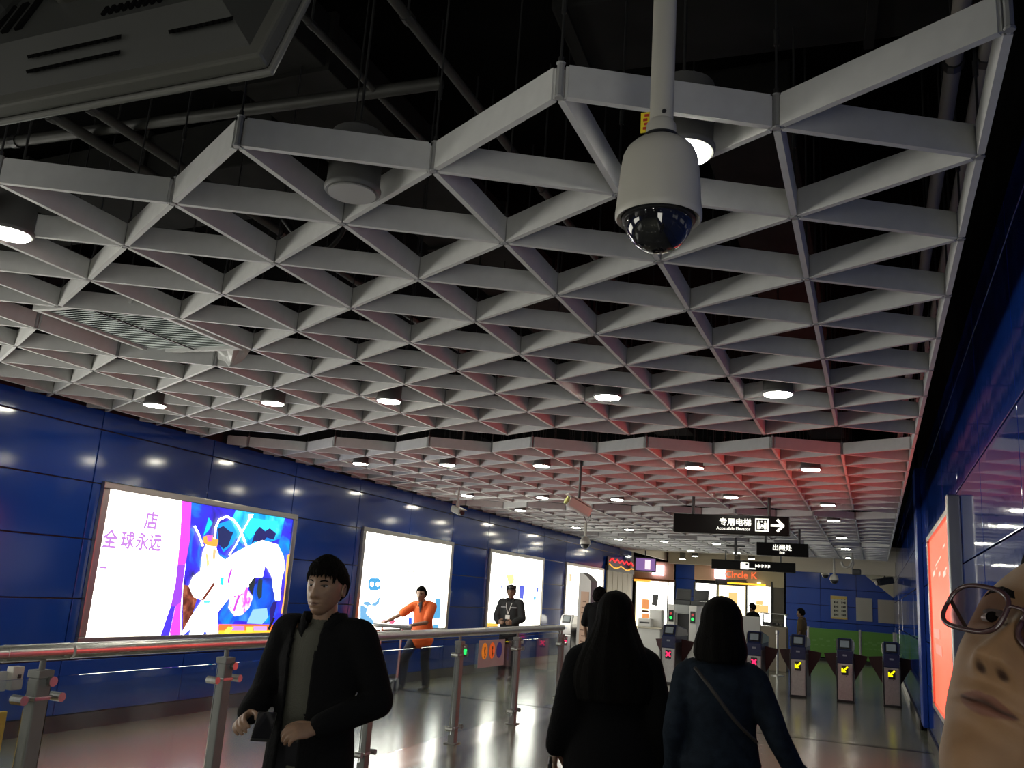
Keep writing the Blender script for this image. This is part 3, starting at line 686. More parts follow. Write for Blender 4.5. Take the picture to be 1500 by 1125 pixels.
c = rp(680, 953); t = thing('led_display', 'small black display with green cross on the glass railing', 'display', c)
MB().bbox((-.01, 0, 0), (.03, .14, .13), .006).build('case', M_dark, t)
b = MB()
for k in range(5): b.box((.008, -.028+.014*k, -.028+.014*k), (.004, .02, .02)); b.box((.008, .028-.014*k, -.028+.014*k), (.004, .02, .02))
b.box((.008, 0, 0), (.004, .085, .022)).box((.008, 0, 0), (.004, .022, .085)); b.build('green_cross', M_ledg, t)
# stand with yellow panel and small white box at the far left
c = Vector(atX(2, 1030, -4.3)); t = thing('notice_stand', 'white notice with small box over a yellow board, behind the glass at the left edge', 'notice', (-4.3, c[1]-.1, 0))
yy = c[1]-.1
q = atX(0, 998, -4.3); MB().bbox((-4.3, q[1]-.14, q[2]), (.02, .34, .10), .004).build('notice_plate', mat('notice_white', (.42, .42, .42), .5), t, world=True)
q = atX(21, 993, -4.28); MB().bbox((-4.28, q[1], q[2]), (.05, .07, .12), .006).build('small_box', mat('box_cream', (.42, .40, .36), .5), t, world=True)
MB().bbox((-4.25, q[1]+.005, q[2]+.01), (.006, .02, .02), .002).build('button', M_dark, t, world=True)
q = atX(0, 1050, -4.3); MB().bbox((-4.3, q[1]-.2, .52), (.02, .46, .56), .006).build('yellow_board', mat('board_yellow', (.55, .33, .02), .5), t, world=True)
MB().bbox((-4.3, q[1]-.2, .03), (.3, .3, .06), .01).tube([(-4.3, q[1]-.2, 0), (-4.3, q[1]-.2, 1.0)], .02, 8).build('stand', M_steel2, t, world=True)
text('请排队', .06, (-4.289, q[1]-.19, atX(0, 998, -4.3)[2]), (0, 1, 0), UZ, mat('ink_grey', (.03, .03, .03), .6), t) if False else None

# ------------------------------------------------------------------ fare gates
def gate_parts(t, led, arrow):
    W2 = .15
    MB().bbox((0, .65, .345), (.27, 1.26, .69), .012).build('pedestal', M_steel2, t)
    for s in (-1, 1): MB().bbox((s*.143, .64, .40), (.022, 1.27, .80), .006).build('side_strip', M_dark, t)
    MB().bbox((0, .65, .81), (.285, 1.28, .24), .015).build('blue_band', M_gateblue, t)
    # sloped head with reader
    b = MB().prism([(-.125, .02, .93), (-.125, 1.28, .93), (-.125, 1.22, 1.06), (-.125, .20, 1.15), (-.125, .13, 1.15)], (.25, 0, 0)); b.build('head', M_gateblue, t)
    for s in (-1, 1): MB().prism([(s*.125, .04, .93), (s*.125, 1.26, .93), (s*.125, 1.18, 1.04), (s*.125, .22, 1.12), (s*.125, .15, 1.12)], (s*.03, 0, 0)).build('head_cheek', M_steel, t)
    sl = math.atan2(.11, .22); Rs = Matrix.Rotation(-sl, 3, 'X')
    MB().bbox((0, .072, 1.042), (.205, .008, .19), .003, Rs).build('screen_bezel', M_dark, t)
    sc = MB().box((0, .066, 1.045), (.16, .008, .13), Rs).build('screen', mat('screen_dim', (.12, .14, .14), .25, emit=(.35, .4, .42), es=.12), t)
    MB().box((0, .060, 1.03), (.09, .006, .04), Rs).build('screen_picture', mat('screen_pic', (.3, .32, .3), .3, emit=(.6, .62, .6), es=.15), t)
    MB().bbox((0, .008, .84), (.07, .012, .03), .003).build('band_label', mat('label_grey', (.28, .3, .36), .4), t)
    MB().bbox((0, .018, .57), (.12, .012, .17), .004).build('led_panel', M_dark, t)
    b = MB(); y = .009
    if arrow:
        b.box((.012, y, .60), (.11, .006, .032), Matrix.Rotation(R(-45), 3, 'Y')); b.box((-.022, y, .545), (.075, .006, .028)); b.box((-.047, y, .572), (.028, .006, .08))
    else:
        for q in (-45, 45): b.box((0, y, .575), (.13, .006, .028), Matrix.Rotation(R(q), 3, 'Y'))
    b.build('arrow' if arrow else 'red_cross', led, t)
    MB().bbox((.02, .012, .47), (.012, .01, .012), .002).build('keyhole', M_dark, t)
    MB().bbox((0, .65, .02), (.31, 1.32, .04), .008).build('base_plate', M_dark, t)
    for s in (-1, 1):
        MB().prism([(s*.145, .62, .86), (s*.40, .62, .83), (s*.36, .62, .70), (s*.16, .62, .36)], (0, .05, 0)).build('flap', M_flap, t)
GY = 18.55
xs = [-1.38, -.54, .27, -2.2, -3.03, -3.88]
for k, (x, lab) in enumerate(zip(xs, ['steel and blue fare gate with yellow arrow, leftmost of the three beside the green hoarding', 'steel and blue fare gate with yellow arrow, middle one of three', 'steel and blue fare gate with yellow arrow, nearest the right wall',
        'blue topped fare gate partly hidden right of the woman in navy', 'blue topped fare gate hidden behind the woman in navy', 'blue topped fare gate with red cross between the two women'])):
    t = thing('fare_gate', lab, 'gate', (x, GY, 0), 0, None)
    gate_parts(t, M_ledy if k < 3 else M_ledr, k < 3); t['group'] = 'fare gates across the hall'
t = thing('fare_gate', 'grey fare gate with red cross beside the left wall, behind the railing', 'gate', (-6.75, 20.6, 0), 0, 'fare gates across the hall'); gate_parts(t, M_ledr, False)
for ch in t.children:
    if ch.name.split('.')[0] in ('blue_band', 'head'): ch.data = ch.data.copy(); ch.data.materials[0] = M_steel2
t = thing('belt_stanchion', 'slim steel stanchion post on a round base between the gates', 'stanchion', (-2.27, 23.9, 0))
MB().lathe([(.16, 0), (.16, .015), (.04, .03), (.03, .04)], n=24).build('base', M_steel, t, smooth=True, angle=40); MB().lathe([(.03, .03), (.03, .98), (.045, .99), (.045, 1.08), (.03, 1.09)], n=18).build('pole', M_steel, t, smooth=True, angle=40)

# ------------------------------------------------------------------ grey pylon by the railing
pc_ = atY(857, 850, 16); t = thing('information_pylon', 'grey upright pylon with curved top behind the railing', 'pylon', (pc_[0], 16, 0), R(-32))
zt_ = atY(850, 838, 16)[2]
pts = [(-.17, 0), (.17, 0), (.17, zt_-.16)]+[(.17-.34*q, zt_-.16+.16*math.sin(q*PI*.5)) for q in np.linspace(.12, 1, 9)]
MB().prism([(x, 0, z) for x, z in pts], (0, .16, 0)).build('body', mat('pylon_grey', (.42, .40, .38), .45, metal=.3), t)
MB().box((.02, -.003, zt_*.5), (.22, .006, zt_*.66)).build('info_panel', mat('pylon_panel', (.42, .27, .19), .6), t)
lb = MB()
for k in range(9): lb.box((.02-.01*(k % 2), -.008, .7+.1*k), (.15-.03*(k % 3), .004, .02))
lb.build('panel_lines', mat('ink_brown', (.15, .08, .05), .6), t)

# ------------------------------------------------------------------ far end: shops, hoarding, notices
def rect(px0, py0, px1, py1, Y, dep=.06, off=0.0):
    a = atY((px0+px1)/2, py0, Y); b = atY((px0+px1)/2, py1, Y); c = atY(px0, (py0+py1)/2, Y); d = atY(px1, (py0+py1)/2, Y)
    return Vector(((c[0]+d[0])/2, Y-off-dep/2, (a[2]+b[2])/2)), Vector((abs(d[0]-c[0]), dep, abs(a[2]-b[2])))
def slab(name, px0, py0, px1, py1, Y, mt, parent, dep=.06, off=0.0, floor=False, bev=.01):
    c, d = rect(px0, py0, px1, py1, Y, dep, off)
    if floor: top = c.z+d.z/2; c.z = top/2; d.z = top
    return MB().bbox(c, d, min(bev, min(d)*.3)).build(name, mt, parent, world=True)
WB = thing('shop_front', 'brightly lit convenience shop front at the far end with orange lettering', 'shop', (-4.9, YB, 0))
WB2 = thing('shop_front', 'brightly lit shop doorway at the far left end of the hall', 'shop', (-7.3, YB, 0))
MBb = bpy.data.objects['wall_back']
M_bb = mat('blue_back', (.010, .065, .40), .25)
# blue panels of the back wall at right
x0 = atY(1151, 880, YB)[0]; zt_ = 2.98
for a in range(3):
    for b_ in range(5):
        wv = (XF-x0)/3; hv = (zt_-.15)/5
        MB().bbox((x0+wv*(a+.5), YB-.015, .15+hv*(b_+.5)), (wv-.015, .05, hv-.015), .005).build('panel', M_bb, MBb, world=True)
for b_ in range(5):
    c, d = rect(989, 823, 1017, 960, YB); hv = (c.z+d.z/2)/5
    MB().bbox((c.x, YB-.03, hv*(b_+.5)), (d.x, .08, hv-.015), .005).build('panel', M_bb, MBb, world=True)
struct(MB().box((-3.0, YB-.2, 3.25), (8.2, .5, .5)), 'trim_3', M_cream)
struct(MB().box((-3.3, 30.9, 3.47), (8.3, 6.2, .1)), 'trim_4', mat('far_soffit', (.42, .37, .29), .7))
struct(MB().box((XL+.02, 30.9, 3.29), (.05, 6.4, .36)), 'trim_7', M_cream)
struct(MB().box((-3.3, 27.9, 3.30), (8.0, .08, .36)), 'trim_8', M_cream)
struct(MB().bbox((-1.15, 29.0, 2.98), (3.5, .12, .42), .01), 'trim_5', M_cream)
q = [atY(*p, YB-.1) for p in ((1256, 834), (1314, 834), (1314, 880))]
o = MB().prism([(a[0], YB-.12, a[2]) for a in q], (0, .08, 0)).build('trim_6', mat('slope_cream', (.62, .58, .45), .7, emit=(.6, .56, .42), es=0.0)); o['kind'] = 'structure'
# notices
def notice(px0, py0, px1, py1, label, col, deco=None):
    c, d = rect(px0, py0, px1, py1, YB-.05, .03)
    t = thing('wall_notice', label, 'notice', (c.x, c.y, c.z-d.z/2))
    MB().bbox((0, 0, d.z/2), d, .008).build('board', mat('notice_%s' % col[0], col[1], .6), t)
    if deco: deco(t, d)
def deco(t, d):
    MB().box((0, -.02, d.z-.06), (d.x, .01, .10)).build('yellow_header', mat('notice_yellow', (.60, .45, .12), .5), t); MB().box((0, -.02, .03), (d.x, .01, .05)).build('yellow_footer', mat('notice_yellow', (.60, .45, .12), .5), t)
    b = MB()
    for r_ in range(5):
        for c_ in range(2):
            for k in range(3): b.box((-.11+.24*c_+.05*k-.03, -.02, d.z*.18+r_*.14), (.038, .008, .05 if k % 2 else .075))
    b.build('notice_lettering', mat('ink_black', (.02, .02, .02), .6), t)
notice(1217, 873, 1241, 907, 'white notice with yellow edge and dark lettering on the far blue wall', ('pale', (.52, .52, .44)), deco)
notice(1254, 876, 1278, 910, 'blank pale notice board on the far blue wall, middle of three', ('grey1', (.42, .41, .37)))
notice(1286, 879, 1311, 913, 'blank pale notice board on the far blue wall, beside the right wall', ('grey2', (.40, .37, .33)))
# convenience shop
S1 = glow('shop_light_white', (1, .97, .86), E_SHOP); S2 = glow('shop_light_yellow', (1, .85, .45), E_SHOP*.35); S3 = glow('shop_sign_pink', (1, .72, .92), 3.0)
slab('fascia', 1018, 826, 1064, 850, YB, M_peach, WB, .12); slab('fascia', 1064, 836, 1149, 859, YB, mat('fascia_cream', (.52, .46, .30), .6), WB, .12)
slab('window_light', 1020, 855, 1050, 905, YB, S1, WB, .04, floor=True); slab('door_light', 1053, 858, 1092, 905, YB, S2, WB, .04, floor=True)
slab('window_light', 1096, 858, 1130, 905, YB, S1, WB, .04, floor=True); slab('dark_panel', 1131, 859, 1149, 915, YB, mat('shop_dark', (.09, .08, .06), .5), WB, .08, floor=True)
for px in (1018, 1051, 1094, 1131): slab('mullion', px-1.3, 852, px+1.3, 910, YB, M_dgrey, WB, .12, .04, floor=True)
slab('door_header', 1049, 849, 1094, 858, YB, M_dgrey, WB, .12, .04)
for (a, b_, c_, d_) in ((1068, 868, 1080, 890), (1098, 886, 1126, 898), (1056, 880, 1066, 900), (1108, 880, 1118, 886)):
    slab('shop_display', a, b_, c_, d_, YB, glow('shop_wares', (.9, .62, .22), 1.1), WB, .05, .06)
slab('logo_panel', 1048, 834, 1064, 848, YB, S3, WB, .08, .13)
c, d = rect(1070, 838, 1103, 848, YB); text('Circle K', .34, (c.x, YB-.25, c.z), RX, UZ, glow('neon_orange', (1, .13, .03), 1.3), WB, bold=.004)
MB().bbox((c.x+.2, YB-.25, c.z-.30), (1.35, .03, .06), .01).build('underline', glow('neon_yellow', (1, .5, .02), 1.8), WB, world=True)
slab('shop_lamp', 1110, 853, 1115, 858, YB, glow('shop_spot', (1, .8, .4), 3), WB, .1, .1)
# left doorway
slab('fascia', 905, 822, 988, 851, YB, M_peach, WB2, .12)
slab('door_light', 932, 852, 952, 905, YB, S2, WB2, .05, floor=True); slab('window_light', 952, 850, 988, 905, YB, S1, WB2, .05, floor=True)
for px in (931, 952, 979, 989): slab('mullion', px-1, 849, px+1, 910, YB, M_dgrey if px != 952 else S1, WB2, .12, .03, floor=True)
slab('fascia_strip', 930, 848, 990, 851, YB, mat('strip_brown', (.2, .08, .03), .5), WB2, .12, .05)
slab('logo_panel', 957, 828, 974, 843, YB, S3, WB2, .1, .13)
slab('orange_strip', 931, 849, 955, 852, YB, glow('strip_orange', (1, .4, .05), 1.5), WB2, .06, .18)
for (a, b_, c_, d_, cl) in ((942, 878, 952, 892, (.9, .35, .12)), (942, 894, 952, 897, (.06, .02, .01)), (942, 899, 952, 907, (1, .35, .08))): slab('shop_display', a, b_, c_, d_, YB, glow('wares_%d' % int(cl[1]*100), cl, 1.0), WB2, .06, .1)
# left end of the hall behind light box four: ribbed beige shutter and the shop sign's wall reflection, imitated by glowing tubes
t = bpy.data.objects.new('door_1', None); COL.objects.link(t); t.location = (XL+.03, 27.2, 0); t['kind'] = 'structure'
for k in range(5): MB().bbox((XL+.04, 26.0+.58*k, 1.27), (.05, .55, 2.24), .012).build('panel', mat('shutter_cream', (.48, .40, .26), .5), t, world=True)
MB().bbox((XL+.05, 27.2, 2.45), (.10, 3.1, .14), .01).build('header', M_dgrey, t, world=True)
t = thing('neon_sign', 'red and yellow neon tubes glowing above the beige shutter', 'sign', (XL+.06, 27.2, 2.55))
MB().tube([(.03, -1.4+.28*k, .10+(.09 if k % 2 else .0)) for k in range(11)], .022, 6).build('red_tube', glow('neon_red', (1, .03, .04), 1.2), t)
MB().tube([(.04, -1.45+.26*k, .02-.10*abs(math.sin(k*.6))) for k in range(12)], .018, 6).build('yellow_tube', glow('neon_yel', (1, .42, .02), 1.3), t)
MB().bbox((.0, 0, .05), (.03, 3.1, .36), .008).build('backing', M_dark, t)
# small hanging screens at the left end
for (px, py, w, lab) in ((908, 829, .6, 'purple lit hanging screen at the far end, left one'), (945, 827, .7, 'purple lit hanging screen at the far end, right one')):
    P = Vector(atY(px, py, 28.6)); t = thing('hanging_screen', lab, 'screen', P, R(25))
    MB().bbox((0, 0, 0), (w, .12, .46), .015).build('case', M_dark, t); MB().box((0, -.064, 0), (w*.9, .004, .38)).build('screen', glow('screen_purple', (.35, .18, .5), .7), t)
    MB().box((w*.1, -.067, 0), (w*.25, .004, .3)).build('bright_patch', glow('screen_pink', (1, .75, .8), 1.2), t); MB().tube([(0, 0, .2), (0, 0, 3.42-P.z)], .02, 8).build('pole', M_dark, t)
# green hoarding
t = thing('hoarding', 'green printed hoarding with a steel post in front of the far blue wall', 'barrier', (-.5, 33.2, 0))
xa, xb = atY(1184, 940, 33.2)[0], .58; xm = atY(1260, 940, 33.2)[0]; zt_ = atY(1250, 924, 33.2)[2]
for (a, b_) in ((xa, xm-.04), (xm+.04, xb)):
    MB().bbox(((a+b_)/2, 33.2, zt_/2+.06), (b_-a, .06, zt_-.12), .01).build('green_panel', M_green, t, world=True)
    b = MB()
    for k in range(6): b.box((a+(b_-a)*(.12+.14*k), 33.168, zt_*(.62+.06*(k % 2))), (.12, .004, .06)); b.box((a+(b_-a)*(.16+.13*k), 33.168, zt_*.48), (.10, .004, .03))
    b.build('faint_lettering', mat('green_pale', (.14, .32, .08), .5), t, world=True)
for x in (xa, xm, xb): MB().bbox((x, 33.18, (zt_+.04)/2), (.07, .08, zt_+.04), .01).build('post', M_steel2, t, world=True)
MB().bbox(((xa+xb)/2, 33.2, .04), (xb-xa, .12, .08), .01).build('bottom_rail', M_dark, t, world=True)
# baggage scanner with two monitors
XY = 24.2
t = thing('baggage_scanner', 'grey baggage x-ray machine with dark opening behind the gates', 'machine', (atY(999, 900, XY)[0], XY, 0))
w_ = atY(1020, 900, XY)[0]-atY(977, 900, XY)[0]; zt_ = atY(999, 886, XY)[2]; hs = w_/2
MB().bbox((-hs+.10, .9, zt_/2), (.20, 1.8, zt_), .02).build('side_cheek', M_white, t); MB().bbox((hs-.10, .9, zt_/2), (.20, 1.8, zt_), .02).build('side_cheek', M_white, t)
MB().bbox((0, .9, zt_-.11), (w_-.4, 1.8, .22), .02).build('top_hood', mat('scanner_grey', (.30, .31, .30), .5), t); MB().bbox((0, .9, .2), (w_-.4, 1.7, .4), .02).build('base_block', M_white, t)
MB().box((0, .3, (zt_+.18)/2-.02), (w_-.42, .02, zt_-.60)).build('lead_curtain', M_dark, t); MB().bbox((0, -.35, .45), (w_-.42, 1.1, .08), .02).build('conveyor_belt', M_dgrey, t)
for s in (-1, 1):
    c = MB().bbox((s*(hs-.10), -.012, zt_-.30), (.13, .03, .30), .01).build('signal_lamp', M_dark, t)
    MB().lathe([(.04, -.004), (.04, .004)], (s*(hs-.10), -.03, zt_-.35), 12, Matrix.Rotation(R(90), 3, 'X')).build('green_lamp', M_ledg, t); MB().lathe([(.035, -.004), (.035, .004)], (s*(hs-.10), -.03, zt_-.24), 12, Matrix.Rotation(R(90), 3, 'X')).build('red_lamp', mat('lamp_red_dim', (.4, .05, .05), .4, emit=(1, .1, .1), es=.3), t)
for (px, lab) in ((1000, 'dark monitor on top of the baggage scanner, left one'), (1026, 'dark monitor on top of the baggage scanner, right one')):
    P = Vector(atY(px, 887, XY+.35)); m_ = thing('desk_monitor', lab, 'monitor', (P.x, XY+.4, zt_+.002))
    MB().bbox((0, 0, .06), (.46, .34, .12), .01).build('stand', M_dgrey, m_); MB().bbox((0, .05, .27), (.40, .05, .30), .012, Matrix.Rotation(R(-14), 3, 'X')).build('casing', M_dgrey, m_); MB().box((0, .018, .27), (.33, .006, .23), Matrix.Rotation(R(-14), 3, 'X')).build('screen', M_dark, m_)
t = thing('inspection_desk', 'white inspection desk left of the baggage scanner', 'desk', (atY(962, 915, 23.4)[0], 23.4, 0))
MB().bbox((-.16, .1, .45), (.6, .6, .9), .02).build('cabinet', M_white, t); MB().bbox((-.16, .1, .92), (.66, .66, .04), .01).build('top', M_cream, t)
P = Vector(atY(966, 912, 23.6)); t = thing('detector', 'grey detector box with small dark tablet on the inspection desk', 'machine', (P.x-.12, 23.6, .942))
MB().bbox((.04, 0, .22), (.34, .3, .44), .03).build('case', M_white, t); MB().tube([(.0, 0, .44), (.0, 0, .56)], .018, 8).build('neck', M_dark, t); MB().bbox((-.01, 0, .68), (.15, .04, .28), .01, Matrix.Rotation(R(6), 3, 'Y')).build('tablet', M_dark, t)
P = Vector(atY(951, 914, 23.3)); t = thing('printer', 'white printer on the inspection desk beside the detector', 'printer', (P.x-.1, 23.35, .942))
MB().bbox((0, 0, .10), (.34, .34, .2), .02).build('case', M_white, t); MB().bbox((0, -.16, .10), (.26, .03, .04), .006).build('paper_slot', M_dgrey, t)
# service counter at right
CY = 25.5
t = thing('service_counter', 'white service counter with glass display at the far end right of the women', 'counter', (atY(1118, 920, CY)[0], CY, 0))
xa, xb, xc = atY(1086, 920, CY)[0], atY(1114, 920, CY)[0], atY(1152, 920, CY)[0]; z1 = atY(1100, 903, CY)[2]; z2 = atY(1135, 918, CY)[2]
MB().bbox(((xa+xb)/2, CY, z1/2), (xb-xa, .08, z1), .02).build('front_panel', M_white, t, world=True); MB().bbox(((xb+xc)/2, CY+.3, z2/2), (xc-xb, .6, z2), .02).build('cabinet', mat('counter_tan', (.30, .25, .18), .5), t, world=True)
MB().bbox(((xb+xc)/2, CY+.3, z2+.16), (xc-xb-.06, .5, .30), .02).build('glass_case', M_glass, t, world=True); MB().bbox(((xb+xc)/2, CY+.3, z2+.33), (xc-xb, .56, .03), .008).build('case_top', M_steel, t, world=True)
rng = random.Random(4)
for k in range(9):
    P = (xb+.08+(xc-xb-.2)*k/8, CY+.2+.1*(k % 2), z2+.06); MB().lathe([(.03, -.05), (.045, 0), (.03, .05)], P, 8).build('wares', M_steel, t, world=True)
# ------------------------------------------------------------------ people
def sst(a, b, x):
    t = min(1, max(0, (x-a)/(b-a))); return t*t*(3-2*t)
def gs(x, c, s): return math.exp(-((x-c)/s)**2/2)
JAW = [0.0]
def head_point(ux, uy, uz, fine=True):
    x, y, z = ux*.075, uy*.094, uz*.119
    if z < 0:
        t = -z/.119
        x *= 1-.20*t**1.6
        if y < 0: y *= 1-.40*sst(0, 1, t)
        y += .042*t**2.4
    else:
        if y < 0: y *= 1.04
        x *= 1+.03*gs(z, .05, .04)
    w = sst(.015, .055, y)
    if w > 0:
        d = 0.0; ax = abs(x)
        if z > -.056:
            a = .003+.019*sst(.022, -.036, z); a *= 1-sst(-.040, -.055, z)
            sx = .0075+.0055*sst(.0, -.04, z)
            d += a*gs(x, 0, sx)
        d += .0075*gs(ax, .0125, .006)*gs(z, -.041, .008)
        d -= .009*gs(ax, .031, .015)*gs(z, .004, .011)
        d += .0045*gs(ax, .028, .022)*gs(z, .027, .009)
        d += .004*gs(ax, .040, .018)*gs(z, -.030, .020)
        d += .0045*gs(ax, 0, .027)*gs(z, -.070, .016)
        d += .0035*gs(ax, 0, .017)*gs(z, -.0640, .0042) + .0045*gs(ax, 0, .016)*gs(z, -.0775, .0050)
        d -= .0035*gs(ax, 0, .022)*gs(z, -.0705, .0022)
        d -= .003*gs(ax, 0, .02)*gs(z, -.089, .005)
        d += .006*gs(ax, 0, .017)*gs(z, -.102, .010)
        if JAW[0]: d -= .0045*gs(ax, .0088, .0038)*gs(z, -.0478, .0024)
        y += d*w
    if JAW[0] and z < 0:
        t = -z/.119; q = sst(.68, 1.0, t)*JAW[0]; x *= 1+.10*sst(.35, .8, t)*JAW[0]; z -= .020*q; y += .012*q
    return (x, y, z)
def head_grid(nu, nv):
    vs = []; fs = []
    for j in range(nv+1):
        ph = -PI/2+PI*j/nv
        for i in range(nu):
            az = 2*PI*i/nu
            vs.append(head_point(math.sin(az)*math.cos(ph), math.cos(az)*math.cos(ph), math.sin(ph)))
    for j in range(nv):
        for i in range(nu):
            i2 = (i+1) % nu; fs.append((j*nu+i, j*nu+i2, (j+1)*nu+i2, (j+1)*nu+i))
    return vs, fs
HV, HF = head_grid(96, 84)
def ear(sg):
    vs = []; fs = []; n = 12; pr = [(.0, .62), (.010, .9), (.016, 1.0), (.018, .86), (.012, .62), (.009, .3)]
    for (dx, k) in pr:
        for q in range(n):
            a = 2*PI*q/n; vs.append((sg*(.066+dx), -.008-.004+.017*k*math.sin(a)-dx*.5, -.006+.031*k*math.cos(a)*(1 if math.cos(a) > 0 else .9)))
    for i in range(len(pr)-1):
        for q in range(n): fs.append((i*n+q, i*n+(q+1) % n, (i+1)*n+(q+1) % n, (i+1)*n+q))
    fs.append(tuple((len(pr)-1)*n+q for q in range(n)))
    return vs, fs
BVH = BVHTree.FromPolygons([Vector(v) for v in HV], HF)
def face_y(x, z):
    h = BVH.ray_cast(Vector((x, .3, z)), Vector((0, -1, 0))); return h[0].y if h[0] is not None else 0.0
def face_patch(mb, outline, off=.0012, rings=4):
    """a thin patch lying on the face: outline in (x, z)"""
    c = np.mean(np.array(outline), axis=0); n = len(outline); vs = [(c[0], face_y(*c)+off, c[1])]; fs = []
    for r_ in range(1, rings+1):
        for (x, z) in outline:
            p = c+(np.array((x, z))-c)*r_/rings; vs.append((p[0], face_y(*p)+(off if r_ < rings else -.001), p[1]))
    for k in range(n): fs.append((0, 1+k, 1+(k+1) % n))
    for r_ in range(rings-1):
        for k in range(n): fs.append((1+r_*n+k, 1+(r_+1)*n+k, 1+(r_+1)*n+(k+1) % n, 1+r_*n+(k+1) % n))
    mb.add(vs, fs)
def smooth_path(P, Rr, sub=4):
    P = [Vector(p) for p in P]; out = []; ro = []
    Rr = [(r, r) if not isinstance(r, (tuple, list)) else tuple(r) for r in Rr]
    n = len(P)
    for i in range(n-1):
        p0, p1, p2, p3 = P[max(i-1, 0)], P[i], P[i+1], P[min(i+2, n-1)]
        for k in range(sub):
            t = k/sub
            out.append(.5*((2*p1)+(p2-p0)*t+(2*p0-5*p1+4*p2-p3)*t*t+(3*p1-p0-3*p2+p3)*t**3))
            s_ = t*t*(3-2*t); ro.append((Rr[i][0]*(1-s_)+Rr[i+1][0]*s_, Rr[i][1]*(1-s_)+Rr[i+1][1]*s_))
    out.append(P[-1]); ro.append(Rr[-1]); return out, ro
def loft(mb, P, Rr, n=18, sub=4, lat=(1, 0, 0), caps=True):
    P, Rr = smooth_path(P, Rr, sub); lat = Vector(lat)
    ts = [(P[min(i+1, len(P)-1)]-P[max(i-1, 0)]).normalized() for i in range(len(P))]
    if caps:   # rounded ends
        for end in (0, -1):
            t = ts[end]*(-1 if end == 0 else 1); p = P[end]; a, b = Rr[end]; m_ = min(a, b)
            ex = [(p+t*m_*.5, (a*.82, b*.82)), (p+t*m_*.85, (a*.45, b*.45))]
            if end == 0:
                P = [e[0] for e in reversed(ex)]+P; Rr = [e[1] for e in reversed(ex)]+Rr; ts = [ts[0]]*2+ts
            else:
                P = P+[e[0] for e in ex]; Rr = Rr+[e[1] for e in ex]; ts = ts+[ts[-1]]*2
    vs = []; fs = []
    for p, (a, b), t in zip(P, Rr, ts):
        l = lat-t*lat.dot(t)
        if l.length < .05: l = Vector((0, 1, 0))-t*t.y
        l.normalize(); q = t.cross(l)
        for k in range(n):
            an = 2*PI*k/n; vs.append(p+l*math.cos(an)*a+q*math.sin(an)*b)
    m_ = len(P)
    for i in range(m_-1):
        for k in range(n): fs.append((i*n+k, i*n+(k+1) % n, (i+1)*n+(k+1) % n, (i+1)*n+k))
    fs.append(tuple(reversed(range(n)))); fs.append(tuple((m_-1)*n+k for k in range(n)))
    mb.add(vs, fs)
def remeshed(mb, voxel, smooth=2):
    """fuse overlapping lofts into one continuous surface"""
    me = bpy.data.meshes.new('skin'); me.from_pydata(mb.v, [], mb.f)
    bm = bmesh.new(); bm.from_mesh(me); bmesh.ops.recalc_face_normals(bm, faces=bm.faces); bm.to_mesh(me); bm.free()
    o = bpy.data.objects.new('skin', me); COL.objects.link(o)
    r = o.modifiers.new('r', 'REMESH'); r.mode = 'VOXEL'; r.voxel_size = voxel
    if smooth:
        s_ = o.modifiers.new('s', 'SMOOTH'); s_.iterations = smooth; s_.factor = .5
    ev = o.evaluated_get(bpy.context.evaluated_depsgraph_get()); m2 = ev.to_mesh()
    vs = [tuple(v.co) for v in m2.vertices]; fs = [tuple(p.vertices) for p in m2.polygons]
    ev.to_mesh_clear(); bpy.data.objects.remove(o); bpy.data.meshes.remove(me)
    return vs, fs
def hand(mb, wrist, dirv, nrm, sg, curl=.6, k=1.0, thumb_close=.4):
    """palm, four unequal bent fingers and a thumb; nrm = where the palm faces, sg = +1 thumb on lat side"""
    d = Vector(dirv).normalized(); nr = (Vector(nrm)-d*Vector(nrm).dot(d)).normalized(); l = d.cross(nr)*sg
    w = Vector(wrist)
    loft(mb, [w-d*.02*k, w+d*.02*k, w+d*.055*k, w+d*.088*k], [(.024*k, .018*k), (.031*k, .016*k), (.040*k, .014*k), (.038*k, .011*k)], 14, 3, lat=l)
    for q, (off, L) in enumerate(((.029, .070), (.010, .079), (-.009, .074), (-.027, .058))):
        p = w+d*.084*k+l*off*k; cur = d.copy(); pts = [p-d*.02*k, p]; r0 = .0092 if q < 3 else .008
        for s_, (fr, cc) in enumerate(((.45, .5), (.3, 1.0), (.25, .7))):
            rot = Matrix.Rotation(-curl*cc*sg, 3, l) if False else None
            ang = curl*cc; cur = (cur*math.cos(ang)+nr*math.sin(ang)*1.0)
            cur.normalize(); nr2 = nr
            pts.append(pts[-1]+cur*L*fr*k)
            # turn nr with the finger
            nr2 = (nr - cur*nr.dot(cur))
            nr_l = nr2.normalized() if nr2.length > .1 else -d
            nr, keep = nr_l, nr
        loft(mb, pts, [r0*k, r0*k, r0*.95*k, r0*.88*k, r0*.75*k], 10, 2)
        nr = (Vector(nrm)-d*Vector(nrm).dot(d)).normalized()
    t0 = w+d*.022*k+l*.024*k; td = (d*.62+l*.62+nr*thumb_close).normalized(); t1 = t0+td*.038*k; t2 = t1+(td*.8+d*.35-l*.15+nr*thumb_close*.5).normalized()*.030*k
    t3 = t2+(td*.5+d*.7-l*.35+nr*thumb_close*.6).normalized()*.024*k
    loft(mb, [t0-td*.02*k, t0, t1, t2, t3], [.013*k, .0135*k, .0115*k, .010*k, .008*k], 10, 2)
def xform(vs, M): return [tuple(M @ Vector(v)) for v in vs]
def head_matrix(pos, yaw=0, pitch=0, roll=0, k=1.0):
    return Matrix.Translation(pos) @ Matrix.Rotation(R(yaw), 4, 'Z') @ Matrix.Rotation(R(pitch), 4, 'X') @ Matrix.Rotation(R(roll), 4, 'Y') @ Matrix.Scale(k, 4)
